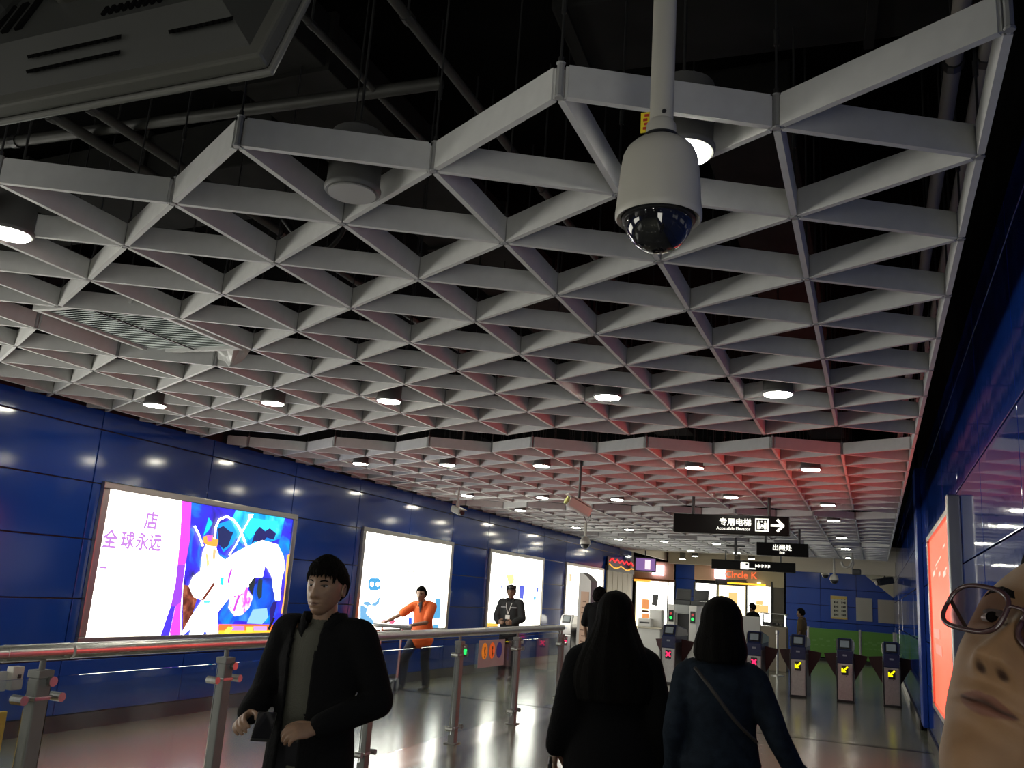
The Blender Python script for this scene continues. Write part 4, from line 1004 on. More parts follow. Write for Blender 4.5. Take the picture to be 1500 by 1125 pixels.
def face_features(t, HM, brow=1.0, lips=True):
    for sg in (-1, 1):
        b = MB(); vs = []; fs = []
        c = Vector((sg*.031, face_y(sg*.031, .004)-.0085, .004)); bl = MB().lathe([(.0001, -.0118)]+[(.0118*math.cos(a), .0118*math.sin(a)) for a in np.linspace(-1.4, 1.4, 9)]+[(.0001, .0118)], (0, 0, 0), 14)
        # almond opening: show only a slit of the eyeball by scaling z
        b.add(xform([(v[0]*1.15, v[1]*.95, v[2]*.52) for v in bl.v], HM @ Matrix.Translation(c)), bl.f); eb = b.build('eye', M_eyew, t, smooth=True)
        ir = MB(); ir.lathe([(.0055, -.0005), (.0052, .0008), (.0001, .0012)], (0, 0, 0), 14, Matrix.Rotation(R(-90), 3, 'X')); ir.v = [(v[0], v[1], v[2]*.9) for v in ir.v]
        i2 = MB(); i2.add(xform(ir.v, HM @ Matrix.Translation(c+Vector((0, .0107, 0)))), ir.f); i2.build('iris', M_eyed, eb)
        lid = MB(); face_patch(lid, [(sg*(.031+.0165*math.cos(a)), .0085+.0035*math.sin(a)+.0015*math.cos(a)) for a in np.linspace(0, 2*PI, 14)[:-1]], .0016); lid.v = xform(lid.v, HM); lid.build('eyelid', mat('lash_dark', (.03, .018, .012), .6), t, smooth=True)
        eb_ = MB(); face_patch(eb_, [(sg*.012, .020), (sg*.016, .027), (sg*.030, .031), (sg*.043, .030), (sg*.053, .023), (sg*.043, .0245), (sg*.030, .0245), (sg*.018, .0205)], .0022*brow); eb_.v = xform(eb_.v, HM); eb_.build('eyebrow', M_hairm, t, smooth=True)
    if not lips: return
    lp = MB(); face_patch(lp, [(-.023, -.0703), (-.012, -.0652), (-.004, -.0638), (0, -.0645), (.004, -.0638), (.012, -.0652), (.023, -.0703), (.013, -.0778), (.005, -.0800), (-.005, -.0800), (-.013, -.0778)], .0012, 6)
    lp.v = xform(lp.v, HM); l_ = lp.build('lips', M_lip, t, smooth=True)
    ml = MB(); face_patch(ml, [(-.0245, -.0700), (-.012, -.0688), (0, -.0694), (.012, -.0688), (.0245, -.0700), (.012, -.0722), (0, -.0728), (-.012, -.0722)], .0030, 4); ml.v = xform(ml.v, HM); ml.build('mouth_line', mat('mouth_dark', (.05, .018, .012), .6), l_, smooth=True)
def hair_cap(mb, HM, thick=.014, line=None, n1=72, n2=44, seed=1, rough=.004):
    """closed hair volume: outer shell with tufts, hairline given per azimuth"""
    rg = np.random.default_rng(seed); vo = []; vi = []; tu = rg.uniform(-1, 1, (n1, 6))
    for i in range(n1):
        az = 2*PI*i/n1; z0 = line(az)
        ph0 = math.asin(max(-.98, min(.98, z0/.119)))
        for j in range(n2+1):
            f = j/n2; ph = ph0+(PI/2-ph0)*f
            p = Vector(head_point(math.sin(az)*math.cos(ph), math.cos(az)*math.cos(ph), math.sin(ph)))
            nr = p.normalized(); h = thick*sst(-.02, .22, f)*(1+.25*math.sin(az*2+1))+.003
            h += rough*(tu[i, j % 6]*.6+math.sin(az*23+ph*9+tu[i, 0])*.5)*(1-f*.7)
            vo.append(p+nr*h); vi.append(p*.985)
    m_ = n2+1; V = vo+vi; N = len(vo); fs = []
    for i in range(n1):
        i2 = (i+1) % n1
        for j in range(n2):
            fs.append((i*m_+j, i2*m_+j, i2*m_+j+1, i*m_+j+1)); fs.append((N+i*m_+j+1, N+i2*m_+j+1, N+i2*m_+j, N+i*m_+j))
        fs.append((N+i*m_, N+i2*m_, i2*m_, i*m_))
    mb.add(xform(V, HM), fs)
def short_line(front=.058, side=-.012, back=-.062):
    def f(az):
        c = math.cos(az); a = abs(math.sin(az))
        v = front if c > .55 else (front+(side-front)*sst(.55, .15, c) if c > .0 else side+(back-side)*sst(.0, -.7, c))
        return v+.004*math.sin(az*17)+.003*math.sin(az*31)
    return f
ARMR = [.052, .043, .036, .028]
def person(label, loc, rotz, H, J, top, legs_c, skin=None, HG=None, hair='short', hd=(0, 0, 0), voxel=.012, group=None, collar=True, shoes=M_shoe, detail=True, name='person'):
    """J: joints in body axes (x right, y forward, z up) for a 1.70 m person"""
    k = H/1.70; t = thing(name, label, 'person', loc, rotz, group)
    g = dict(headp=(0, .02, 1.575), neck=(0, -.005, 1.43), chest=(0, -.01, 1.27), waist=(0, 0, 1.05), pel=(0, 0, .92))
    for s, sg in (('R', 1), ('L', -1)):
        g['sh'+s] = (sg*.175, -.01, 1.385); g['el'+s] = (sg*.235, -.03, 1.10); g['wr'+s] = (sg*.24, .06, .87)
        g['hip'+s] = (sg*.085, 0, .90); g['kn'+s] = (sg*.095, .01, .49); g['an'+s] = (sg*.10, -.02, .085)
        g['hd'+s] = (0, .1, -1); g['pn'+s] = (-sg, 0, 0)
    g.update({a: b for a, b in J.items() if isinstance(b, tuple)}); g = {a: Vector(b)*(k if a[:2] not in ('hd', 'pn') else 1) for a, b in g.items()}
    B = MB()
    loft(B, [g['pel']-Vector((0, 0, .04*k)), g['waist'], g['chest'], (g['chest']+g['neck'])/2+Vector((0, 0, .02*k)), g['neck']], [(.145*k, .10*k), (.13*k, .095*k), (.155*k, .10*k), (.14*k, .085*k), (.06*k, .055*k)])
    loft(B, [g['neck']-Vector((0, 0, .04*k)), g['neck'], g['headp']+Vector((0, -.012*k, -.06*k))], [(.060*k, .060*k), (.054*k, .056*k), (.052*k, .058*k)])
    for s, sg in (('R', 1), ('L', -1)):
        loft(B, [g['chest']+Vector((sg*.08*k, 0, .08*k)), g['sh'+s]], [.05*k, .045*k], 14, 3); loft(B, [g['sh'+s], (g['sh'+s]+g['el'+s])/2, g['el'+s]], [.045*k, .041*k, .035*k], 14, 3); loft(B, [g['el'+s], (g['el'+s]*.6+g['wr'+s]*.4), g['wr'+s]], [.035*k, .033*k, .023*k], 14, 3)
        loft(B, [g['hip'+s]+Vector((0, 0, .03*k)), (g['hip'+s]+g['kn'+s])/2, g['kn'+s], g['kn'+s]*.6+g['an'+s]*.4, g['an'+s]], [.082*k, .070*k, .052*k, .050*k, .034*k], 14, 3)
        loft(B, [g['an'+s], g['an'+s]+Vector((0, .05, -.045))*k, g['an'+s]+Vector((0, .15, -.06))*k], [.034*k, (.036*k, .03*k), (.036*k, .018*k)], 12, 2)
    vs, fs = remeshed(B, voxel, 2); A = MB(); A.add(vs, fs)
    Hn = MB()
    for s, sg in (('R', 1), ('L', -1)):
        hand(Hn, g['wr'+s], g['hd'+s], g['pn'+s], J.get('ts'+s, sg), J.get('curl'+s, .5), k, J.get('th', .4))
    if detail:
        vs, fs = remeshed(Hn, .0038, 2)
    else: vs, fs = Hn.v, Hn.f
    A.add(vs, fs)
    HM = head_matrix(g['headp'], hd[0], hd[1], hd[2], k)
    A.add(xform((HG or (HV, HF))[0], HM), (HG or (HV, HF))[1])
    hv_end = len(A.v)
    for sg in (-1, 1):
        ev, ef = ear(sg); A.add(xform(ev, HM), ef)
    bo = A.build('body', face_skin(skin) if HG else M_skin, t, smooth=True)
    if HG:
        for ai, nm in enumerate(('lip_mask', 'dark_mask')):
            at = bo.data.attributes.new(nm, 'FLOAT', 'POINT'); vals = np.zeros(len(bo.data.vertices), dtype=np.float32); vals[hv_end-len(HG[0]):hv_end] = [q[ai] for q in HG[2]]; at.data.foreach_set('value', vals)
    face_features(t, HM, lips=not HG)
    # clothes
    m_top, bulk, hem, flare, sl = top['mat'], top.get('bulk', .02)*k, top['hem']*k, top.get('flare', 0), top.get('sleeve', .95)
    T = MB(); hp = Vector((0, g['waist'].y, hem))
    loft(T, [hp+Vector((0, 0, 0)), Vector((0, g['waist'].y, (hem+g['waist'].z)/2)) if hem < g['waist'].z-.1 else g['waist']-Vector((0, 0, .03)), g['waist']+Vector((0, 0, .08*k)), g['chest'], (g['chest']+g['neck'])/2+Vector((0, 0, .03*k)), g['neck']+Vector((0, -.005, top.get('neckz', .0)))],
         [(.165*k+bulk+flare, .115*k+bulk+flare), (.158*k+bulk+flare*.6, .11*k+bulk+flare*.6), (.150*k+bulk, .105*k+bulk), (.168*k+bulk, .112*k+bulk), (.150*k+bulk*.8, .098*k+bulk*.8), (.066*k+bulk*.4, .066*k+bulk*.4)], 24)
    for s, sg in (('R', 1), ('L', -1)):
        w = g['el'+s]+(g['wr'+s]-g['el'+s])*sl if sl > 0 else g['sh'+s]+(g['el'+s]-g['sh'+s])*(-sl)
        sb = g['chest']+Vector((sg*.07*k, 0, .085*k)); loft(T, [sb, (sb+g['sh'+s])/2+Vector((0, 0, .006*k)), g['sh'+s]], [.066*k+bulk, .060*k+bulk, .054*k+bulk*.9], 16, 3)
        if sl > 0: loft(T, [g['sh'+s], (g['sh'+s]+g['el'+s])/2, g['el'+s]], [.055*k+bulk*.9, .052*k+bulk*.9, .046*k+bulk*.8], 16, 3); loft(T, [g['el'+s], (g['el'+s]+w)/2, w], [.046*k+bulk*.8, .043*k+bulk*.7, .037*k+bulk*.6], 16, 3)
        else: loft(T, [g['sh'+s], w], [.056*k+bulk*.9, .054*k+bulk], 16, 3)
    vs, fs = remeshed(T, voxel, 3)
    # leave the collar open in front if asked
    cl = MB()
    if top.get('open'):
        (zo, wt, wb) = top['open']
        keep = []
        P = np.array(vs)
        for f in fs:
            c = P[list(f)].mean(axis=0); z = c[2]/k
            if c[1] > g['chest'].y+.03 and z > zo and abs(c[0]-top.get('openx', 0)) < (wb+(wt-wb)*(z-zo)/(1.45-zo))*k: continue
            keep.append(f)
        cl.add(vs, keep)
    else: cl.add(vs, fs)
    g_ = cl.build(top['name'], m_top, t, smooth=True)
    if top.get('open'):
        sm = g_.modifiers.new('thickness', 'SOLIDIFY'); sm.thickness = .012; sm.offset = -1
        U = MB(); u = bulk*.25
        loft(U, [Vector((0, g['waist'].y, hem+.05)), g['waist']+Vector((0, 0, .08*k)), g['chest'], (g['chest']+g['neck'])/2+Vector((0, .0, .03*k)), g['neck']+Vector((0, 0, -.005))], [(.15*k+u, .108*k+u), (.142*k+u, .105*k+u), (.16*k+u, .11*k+u), (.14*k+u, .095*k+u), (.062*k, .064*k)], 20)
        U.build('sweater', top['under'], t, smooth=True)
    if top.get('collar'):
        c = MB(); n = 28; vs = []; cz = g['neck'].z+.012*k
        for q in range(n):
            a = 2*PI*q/n; fr = math.cos(a)
            gap = 1.0
            for (rr_, zz) in ((.078, -.03), (.083, .018), (.090, .030), (.098, .010), (.108, -.035)):
                vs.append((rr_*k*1.05*math.sin(a), g['neck'].y+rr_*k*fr, cz+zz*k-(.045*k if fr > .6 else 0)*sst(.5, 1, fr)))
        fs = []
        for q in range(n):
            if math.cos(2*PI*(q+.5)/n) > .86: continue
            for r_ in range(4): fs.append((q*5+r_, q*5+r_+1, ((q+1) % n)*5+r_+1, ((q+1) % n)*5+r_))
        c.add(vs, fs); co = c.build('collar', top['collar'], t, smooth=True); sm = co.modifiers.new('thickness', 'SOLIDIFY'); sm.thickness = .008
    L = MB()
    loft(L, [g['pel']+Vector((0, 0, .06*k)), g['pel']-Vector((0, 0, .05*k))], [(.150*k, .112*k), (.155*k, .118*k)], 20, 3)
    lr = legs_c.get('w', 0)
    for s in ('R', 'L'):
        loft(L, [g['hip'+s]+Vector((0, 0, .02*k)), (g['hip'+s]+g['kn'+s])/2, g['kn'+s], g['kn'+s]*.55+g['an'+s]*.45, g['an'+s]+Vector((0, 0, -.01))], [.092*k, .082*k+lr, .065*k+lr, .062*k+lr, .055*k+lr], 16, 3)
    vs, fs = remeshed(L, voxel, 2); lm = MB(); lm.add(vs, fs); lm.build('trousers', legs_c['mat'], t, smooth=True)
    for s in ('R', 'L'):
        Sh = MB(); a = g['an'+s]; a0 = Vector((a.x, a.y, a.z-.02*k))
        loft(Sh, [a0+Vector((0, -.045, -.025))*k, a0+Vector((0, .03, -.018))*k, a0+Vector((0, .10, -.03))*k, a0+Vector((0, .175, -.04))*k], [(.036*k, .030*k), (.042*k, .040*k), (.046*k, .030*k), (.036*k, .020*k)], 16, 3)
        Sh.bbox(a0+Vector((0, .065, -.056))*k, (.088*k, .27*k, .018*k), .006); Sh.build('shoe', shoes, t, smooth=True, angle=60)
    if hair == 'short':
        hb = MB(); hair_cap(hb, HM, .020, short_line(), seed=5); hb.build('hair', M_hairm, t, smooth=True)
    return t, g, HM, k
def ground(px, py, D):
    P = atD(px, py, D); return P
def yaw_to(v): return math.atan2(-v[0], v[1])      # rotz so that local +y points along v

# --- walking man in a dark coat
P = atD(486, 812, 3.9); Hman = P[2]
toc = -P[:2]/np.linalg.norm(P[:2])                   # towards the camera
a = R(-30)                                           # turned to the picture's left
fx = toc[0]*math.cos(a)-toc[1]*math.sin(a); fy = toc[0]*math.sin(a)+toc[1]*math.cos(a)
tm, gm, HMm, km = person('young man in an open black coat over a grey sweater, walking towards the camera', (P[0], P[1], 0), yaw_to((fx, fy)), Hman-.022,
    dict(elR=(.265, -.02, 1.12), wrR=(.20, .19, 1.045), hdR=(-.25, 1, -.12), pnR=(-.7, -.1, -.7), curlR=.75, elL=(-.27, -.06, 1.12), wrL=(-.13, .20, 1.03), hdL=(.55, 1, -.12), pnL=(.6, -.2, -.75), curlL=.8,
         knR=(.10, .14, .50), anR=(.09, .12, .085), knL=(-.09, -.04, .49), anL=(-.09, -.26, .12)),
    dict(name='coat', mat=M_coat, bulk=.024, hem=.66, flare=.03, sleeve=.93, open=(.72, .075, .05), openx=.03, under=M_sweat, collar=M_coat), dict(mat=M_trou, w=.01), hair='none', hd=(4, 3, 0), voxel=.010)
hb = MB(); hair_cap(hb, HMm, .020, short_line(.050, .022, -.045), seed=9, rough=.005)
rg = np.random.default_rng(2)
for q in range(70):                                   # fringe and crown tufts
    az = rg.uniform(-1.2, 1.2) if q < 44 else rg.uniform(-PI, PI); ph = rg.uniform(.55, .95)
    p0 = Vector(head_point(math.sin(az)*math.cos(ph), math.cos(az)*math.cos(ph), math.sin(ph)))*1.12
    ph2 = ph-rg.uniform(.22, .42); az2 = az+rg.uniform(-.2, .2)
    p1 = Vector(head_point(math.sin(az2)*math.cos(ph2), math.cos(az2)*math.cos(ph2), math.sin(ph2)))*1.07
    pm = (p0+p1)/2*1.03; loft(hb, [HMm @ p0, HMm @ pm, HMm @ p1], [.008, .007, .0015], 6, 3)
hb.build('hair', M_hairm, tm, smooth=True)
# phone held between his hands
mid = (gm['wrL']+gm['wrR'])/2+Vector((0, .12, -.005))
ph_ = empty_matrix(tm) @ mid
t = thing('mobile_phone', 'dark phone with a shiny case held in front of the walking man', 'phone', ph_, tm.rotation_euler[2]+R(25))
Rp = Matrix.Rotation(R(-35), 3, 'X')
MB().bbox((0, 0, 0), (.074, .150, .009), .003, Rp).build('case', M_dark, t); MB().box(Rp @ Vector((0, 0, .0052)), (.066, .138, .001), Rp).build('screen', mat('phone_glass', (.01, .01, .012), .04), t)
MB().bbox(Rp @ Vector((.02, .055, -.006)), (.022, .022, .003), .001, Rp).build('lens', M_steel, t)

# --- woman with long hair, black coat, seen from behind
def away(P, a):
    d = P[:2]/np.linalg.norm(P[:2]); a = R(a)
    return yaw_to((d[0]*math.cos(a)-d[1]*math.sin(a), d[0]*math.sin(a)+d[1]*math.cos(a)))
P = atD(903, 858, 4.3)
tw, gw, HMw, kw = person('woman with very long black hair in a wide black coat, seen from behind', (P[0], P[1], 0), away(P, 0), P[2]-.022,
    dict(elL=(-.225, -.03, 1.08), wrL=(-.265, .02, .93), elR=(.235, -.03, 1.08), wrR=(.24, .05, .86), knL=(-.09, .10, .49), anL=(-.08, .1, .09), knR=(.09, -.03, .49), anR=(.09, -.2, .1), curlL=1.0, shR=(.160, -.01, 1.35), shL=(-.160, -.01, 1.35)),
    dict(name='coat', mat=M_coat, bulk=.030, hem=.72, flare=.055, sleeve=.92, collar=M_coat), dict(mat=M_trou), hair='none', voxel=.012)
def long_hair(t, HM, g, k, zend, wid, dep, seed, waves=.006, mt=M_hairm, topw=.094, back=.055):
    """heavy falling hair: one grooved volume round the back of the head and down"""
    rg = np.random.default_rng(seed); n = 72; rows_ = 40; h = HM.translation; zt0 = h.z+.128*k; vs = []; fs = []
    for j in range(rows_+1):
        f = j/rows_; z = zt0-(zt0-zend*k)*f
        dz = zt0-z
        if dz < .11*k: s_ = math.sqrt(max(0, 1-((.11*k-dz)/(.11*k))**2)); rx = topw*k*s_; ry = .112*k*s_; cy = h.y-.008*k
        else:
            q = (dz-.11*k)/(zt0-zend*k-.11*k); rx = topw*k+(wid-topw)*k*sst(0, .75, q); ry = .112*k+(dep-.112)*k*sst(0, .55, q); cy = h.y-.008*k-back*k*sst(0, .5, q)
            if q > .85: rx *= 1-.10*(q-.85)/.15
        for i in range(n):
            a = 2*PI*i/n; gr = 1+waves*10*(.35*math.sin(a*13+f*3)+.25*math.sin(a*29+1.3+f*5)+.12*math.sin(a*47))*min(1, f*4)
            x = rx*math.sin(a)*gr; y = ry*math.cos(a)*gr
            if y > .035*k and dz > .045*k: y = .035*k+(y-.035*k)*(1-sst(.045*k, .085*k, dz))
            vs.append((h.x+x, cy+y, z+(.006*math.sin(a*17) if j == rows_ else 0)))
    for j in range(rows_):
        for i in range(n): fs.append((j*n+i, j*n+(i+1) % n, (j+1)*n+(i+1) % n, (j+1)*n+i))
    fs.append(tuple(range(n))); fs.append(tuple(reversed([rows_*n+i for i in range(n)])))
    b = MB().add(vs, fs)
    return b.build('hair', mt, t, smooth=True)
long_hair(tw, HMw, gw, kw, 1.18, .195, .13, 3, back=.075)
P2 = empty_matrix(tw) @ (gw['wrL']+Vector((-.02, .0, -.11)))
t = thing('handbag', 'small black bag in the left hand of the woman in the black coat', 'bag', P2, tw.rotation_euler[2])
MB().bbox((0, .0, -.10), (.10, .22, .16), .025).build('bag_body', mat('bag_leather', (.006, .006, .006), .8, spec=.1), t); MB().tube([(0, -.06, -.03), (0, -.045, .045), (0, .0, .065), (0, .045, .045), (0, .06, -.03)], .008, 8).build('handle', M_dark, t)

# --- woman with shoulder length hair in navy jacket, seen from behind
P = atD(1057, 866, 3.95)
tn, gn, HMn, kn = person('woman with shoulder length black hair in a navy denim jacket, seen from behind', (P[0], P[1], 0), away(P, -4), P[2]-.022,
    dict(elL=(-.195, -.06, 1.10), wrL=(-.20, .06, .89), elR=(.25, -.07, 1.12), wrR=(.345, -.03, .945), hdR=(.30, .05, -.85), curlR=.45, curlL=.6, knR=(.09, .1, .49), anR=(.08, .1, .09), knL=(-.09, -.03, .49), anL=(-.09, -.2, .1), shR=(.150, -.01, 1.345), shL=(-.150, -.01, 1.345)),
    dict(name='jacket', mat=M_denim, bulk=.008, hem=.99, flare=.012, sleeve=.96, collar=M_denim), dict(mat=M_trou, w=.012), hair='none', voxel=.010)
long_hair(tn, HMn, gn, kn, 1.415, .118, .105, 8, .004)
b = MB(); loft(b, [gn['neck']+Vector((-.10, -.10, -.045)), gn['chest']+Vector((-.03, -.150, .04)), gn['chest']+Vector((.07, -.150, -.08)), gn['waist']+Vector((.16, -.13, .05))], [(.008, .003)]*4, 10, 4); b.build('strap', mat('strap_brown', (.018, .013, .010), .6), tn, smooth=True)
for s in ('R', 'L'):
    b = MB(); d = (gn['wr'+s]-gn['el'+s]).normalized(); c = gn['el'+s]+(gn['wr'+s]-gn['el'+s])*.93; loft(b, [c-d*.03, c+d*.02], [.052, .050], 16, 2); b.build('cuff', M_denim, tn, smooth=True)
# --- cleaner in orange
base = Vector(atZ(611, 1010, 0)); toc = Vector((-base.x, -base.y, 0)).normalized()
to, go, HMo, ko = person('worker in orange tunic and dark trousers, arms stretched to a trolley handle', (base.x, base.y, 0), yaw_to((toc.x*math.cos(-.5)-toc.y*math.sin(-.5), toc.x*math.sin(-.5)+toc.y*math.cos(-.5))), 1.60,
    dict(headp=(.03, .09, 1.54), neck=(.02, .03, 1.40), shR=(.19, .03, 1.345), shL=(-.165, .01, 1.355), elR=(.36, .20, 1.17), wrR=(.52, .36, 1.05), hdR=(.6, .7, -.15), pnR=(0, 0, -1), elL=(-.16, .17, 1.09), wrL=(.10, .34, 1.02), hdL=(.8, .6, -.1), pnL=(0, 0, -1), curlR=.9, curlL=.9,
         knR=(.20, .16, .50), anR=(.24, .14, .085), knL=(-.09, .0, .49), anL=(-.11, -.08, .085)),
    dict(name='tunic', mat=M_orange, bulk=.022, hem=.80, flare=.03, sleeve=-.75, collar=M_orange), dict(mat=M_navy, w=.012), hd=(10, 0, 0), voxel=.012)
b = MB(); loft(b, [go['neck']+Vector((0, .075, .0)), go['chest']+Vector((0, .135, .06)), go['chest']+Vector((.0, .14, -.03))], [(.035, .006), (.022, .005), (.006, .003)], 10, 3); b.build('neck_opening', M_navy, to, smooth=True)
Wm_ = empty_matrix(to)
c = Wm_ @ ((go['wrR']+go['wrL'])/2+Vector((-.06, .12, -.03)))
t = thing('cleaning_trolley', 'low cleaning trolley with long grey handle bar pushed by the orange worker', 'trolley', (c.x, c.y, 0), to.rotation_euler[2]+R(18))
MB().bbox((.05, .0, c.z), (.62, .07, .06), .02).build('handle', M_steel2, t)
for s in (-1, 1): MB().tube([(s*.16+.05, 0, c.z), (s*.16+.05, .12, .16)], .018, 10).build('handle_tube', M_steel2, t)
MB().bbox((.05, .42, .16), (.34, .5, .06), .02).build('deck', M_dark, t)
for s in (-1, 1):
    for y in (.24, .60): MB().lathe([(.06, -.022), (.10, -.018), (.105, 0), (.10, .018), (.06, .022)], (s*.19+.05, y, .105), 20, Matrix.Rotation(R(90), 3, 'Y')).build('wheel', M_dark, t, smooth=True, angle=40)
# --- guard
base = Vector(atZ(741, 995, 0)); toc = Vector((-base.x, -base.y, 0)).normalized()
tg, gg, HMg, kg = person('guard in black uniform and black cap with white lanyard, standing behind the railing', (base.x, base.y, 0), yaw_to((toc.x*math.cos(-.3)-toc.y*math.sin(-.3), toc.x*math.sin(-.3)+toc.y*math.cos(-.3))), 1.70,
    dict(elR=(.27, .0, 1.10), wrR=(.16, .20, 1.02), hdR=(-.7, .6, 0), pnR=(0, -1, 0), elL=(-.25, .0, 1.10), wrL=(-.12, .19, 1.02), hdL=(.7, .6, 0), pnL=(0, -1, 0), curlR=.8, curlL=.8), 
    dict(name='uniform_jacket', mat=mat('uniform_black', (.012, .013, .014), .8), bulk=.026, hem=.86, flare=.01, sleeve=.95, collar=M_dark), dict(mat=M_trou, w=.015), hd=(8, 0, 0), voxel=.012)
b = MB()
for sg in (-1, 1): loft(b, [gg['neck']+Vector((sg*.06, .05, .02)), gg['chest']+Vector((sg*.045, .138, .06)), gg['chest']+Vector((0, .155, -.10))], [(.007, .003)]*3, 8, 4)
b.build('lanyard', M_white, tg, smooth=True); MB().bbox(gg['chest']+Vector((0, .165, -.15)), (.085, .008, .07), .003).build('badge', M_white, tg)
b = MB()
for sg in (-1, 1): b.bbox(gg['chest']+Vector((sg*.10, .13, .03)), (.10, .02, .022), .004, Matrix.Rotation(R(-sg*18), 3, 'Z'))
b.build('reflective_stripe', mat('stripe_grey', (.25, .25, .26), .4), tg)
b = MB(); b.lathe([(.088, .052), (.093, .075), (.100, .105), (.086, .128), (.03, .138)], (0, 0, 0), 28); b.v = [(v[0], v[1]*1.16-.003, v[2]) for v in b.v]; b.v = xform(b.v, HMg); cp = b.build('cap', M_dark, tg, smooth=True, angle=60)
b = MB(); b.prism([(.075*math.sin(a_), .06+.085*math.cos(a_), .056-.012*math.cos(a_)) for a_ in np.linspace(-1.5, 1.5, 13)], (0, 0, .006)); b.v = xform(b.v, HMg); b.build('cap_peak', M_dark, cp)
# --- far people
base = atZ(1103, 990, 0); Pq = atY(1103, 880, 26.6)
td, gd, HMd, kd = person('attendant in dark uniform behind the white service counter', (Pq[0], 26.6, 0), R(60), 1.72, dict(wrR=(.16, .22, 1.0), wrL=(-.14, .22, 1.0), hdR=(0, 1, 0), hdL=(0, 1, 0)), dict(name='jacket', mat=M_coat, bulk=.026, hem=.85, sleeve=.95, collar=M_coat), dict(mat=M_trou), voxel=.02, detail=False, hd=(0, -12, 0))
Pq = atY(1174, 890, 25.9)
te, ge, HMe, ke = person('person in olive brown shirt walking past the green hoarding', (Pq[0], 25.9, 0), R(80), 1.66, dict(), dict(name='shirt', mat=M_olive, bulk=.02, hem=.86, sleeve=-.8, collar=M_olive), dict(mat=M_trou), voxel=.02, detail=False)
Pq = atY(880, 862, 15.2)
tf, gf, HMf, kf = person('person with bushy black hair in dark top beside the grey pylon', (Pq[0]-.02, 15.2, 0), R(-10), 1.74, dict(), dict(name='top', mat=M_coat, bulk=.024, hem=.86, sleeve=-.9, collar=M_coat), dict(mat=M_trou), hair='none', voxel=.016, detail=False)
hb = MB(); rg = np.random.default_rng(12)
hair_cap(hb, HMf, .035, short_line(.05, -.05, -.09), seed=3, rough=.014)
for q in range(90):
    v = Vector(rg.normal(size=3)).normalized()
    if v.y > .55 and v.z < .4: continue
    if v.z < -.6: continue
    p = HMf @ Vector((v.x*.10, v.y*.118-.012, v.z*.125+.01)); hb.lathe([(.004, -.026), (.022, -.012), (.022, .012), (.004, .026)], p, 7)
hb.build('hair', M_hairm, tf, smooth=True)

# --- the face close to the camera at the lower right
JAW[0] = 1.0; HGC = head_grid(300, 300); JAW[0] = 0.0
def face_zone(c):
    x, y, z = abs(c[0]), c[1], c[2]
    if y < .05: return (0.0, 0.0)
    q = min(1.2, x/.0245); zc = -.0705+.0006*math.cos(x*260)
    line = math.exp(-((z-zc)/(.0016*(1-.55*q*q)+.0003))**2)*(1-sst(.85, 1.05, q))
    up = -.0642-.0058*q*q+.0008*gs(x, .006, .003)-.0006*gs(x, 0, .002); lo_ = -.0808+.0100*q*q
    lipm = (1-sst(.88, 1.02, q))*sst(lo_-.0008, lo_+.0012, z)*(1-sst(up-.0010, up+.0006, z))
    e = ((x-.0088)/.0044)**2+((z+.0476)/.0026)**2
    return (lipm, max(line*.95, math.exp(-e**2*.8)))
HGC = (HGC[0], HGC[1], [face_zone(v) for v in HGC[0]])
def face_skin(base):
    # per-vertex masks: lip colour, and the shade of mouth line and nostril openings painted dark
    M = base.copy(); nt = M.node_tree; bs = nt.nodes['Principled BSDF']; src = bs.inputs['Base Color'].links[0].from_socket
    for nm, cl in (('lip_mask', (.115, .050, .034, 1)), ('dark_mask', (.022, .009, .006, 1))):
        at = nt.nodes.new('ShaderNodeAttribute'); at.attribute_name = nm; mx = nt.nodes.new('ShaderNodeMix'); mx.data_type = 'RGBA'
        nt.links.new(at.outputs['Fac'], mx.inputs[0]); nt.links.new(src, mx.inputs[6]); mx.inputs[7].default_value = cl; src = mx.outputs[2]
    nt.links.new(src, bs.inputs['Base Color']); M.name = 'skin_with_lips'; return M
fpos = Vector((.1475, .907, 1.558)); frz = R(152.1); fk = 1.0
lo = Matrix.Rotation(frz, 3, 'Z') @ Vector((0, .02, 0))
tc, gc, HMc, kc = person('close face of a person with glasses at the lower right edge, looking up', (fpos.x-lo.x, fpos.y-lo.y, 0), frz, 1.70,
    dict(headp=(0, .02, 1.558), neck=(0, -.03, 1.40), shR=(.15, -.08, 1.26), shL=(-.15, -.08, 1.26), chest=(0, -.08, 1.20), elR=(.2, -.1, 1.0), elL=(-.2, -.1, 1.0)), dict(name='jacket', mat=mat('jacket_dark', (.02, .02, .025), .9), bulk=.03, hem=.85, sleeve=.95, collar=M_coat), dict(mat=M_trou), skin=M_skinb, HG=HGC, hair='none', hd=(0, 27.2, -16.0), voxel=.010)
hb = MB(); hair_cap(hb, HMc, .022, short_line(.108, .07, -.05), seed=11); hb.build('hair', M_hairm, tc, smooth=True)
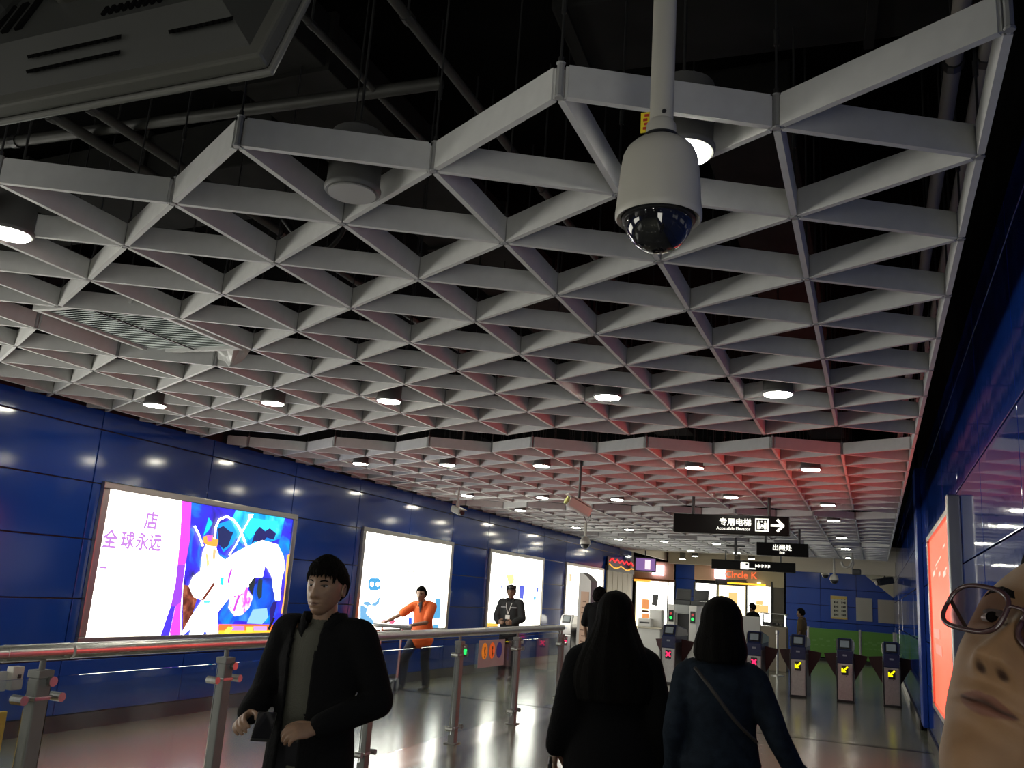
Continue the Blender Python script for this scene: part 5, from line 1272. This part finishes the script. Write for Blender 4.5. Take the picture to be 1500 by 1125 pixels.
def gl_pt(x, z, off=0): return HMc @ Vector((x, .108-3.6*x*x+off, z))
M_gf = mat('glasses_frame', (.035, .016, .018), .25, spec=.6)
gl = thing('glasses', 'dark framed glasses worn on the close face at the right edge', 'glasses', fpos)
gi = empty_matrix(gl).inverted()
WM = empty_matrix(tc)
def gp(x, z, off=0): return gi @ (WM @ gl_pt(x, z, off))
for sg in (-1, 1):
    out = []
    for q in np.linspace(0, 2*PI, 41)[:-1]:
        c_, s_ = math.cos(q), math.sin(q); e = 3.0
        out.append((sg*.0345+.0275*abs(c_)**(2/e)*(1 if c_ > 0 else -1), -.002+.0205*abs(s_)**(2/e)*(1 if s_ > 0 else -1)))
    MB().tube([gp(x, z) for x, z in out]+[gp(*out[0])], .0022, 8).build('rim', M_gf, gl, smooth=True)
    ln = MB(); n_ = len(out); V = [gp(x, z, .0006) for x, z in out]+[gp(x, z, -.0006) for x, z in out]
    ln.add(V+[gp(sg*.0345, -.002, .0016), gp(sg*.0345, -.002, .0004)], [(i, (i+1) % n_, 2*n_) for i in range(n_)]+[(n_+(i+1) % n_, n_+i, 2*n_+1) for i in range(n_)]+[(i, n_+i, n_+(i+1) % n_, (i+1) % n_) for i in range(n_)])
    ln.build('lens', mat('tinted_lens', (.72, .62, .62), .03, trans=1.0), gl, smooth=True, angle=40)
    MB().tube([gp(sg*.0625, .006), gp(sg*.070, .007, -.012), gi @ (WM @ (HMc @ Vector((sg*.0775, .03, .006)))), gi @ (WM @ (HMc @ Vector((sg*.0785, -.02, .004)))), gi @ (WM @ (HMc @ Vector((sg*.074, -.045, -.02))))], .0018, 8).build('temple_arm', M_gf, gl, smooth=True)
    MB().lathe([(.0001, -.004), (.003, -.002), (.003, .002), (.0001, .004)], gp(sg*.0095, -.004, -.006), 10).build('nose_pad', mat('pad_clear', (.12, .09, .07), .3), gl, smooth=True)
MB().tube([gp(-.009, .004), gp(-.004, .007, .001), gp(.004, .007, .001), gp(.009, .004)], .0015, 8).build('bridge', M_gf, gl, smooth=True)
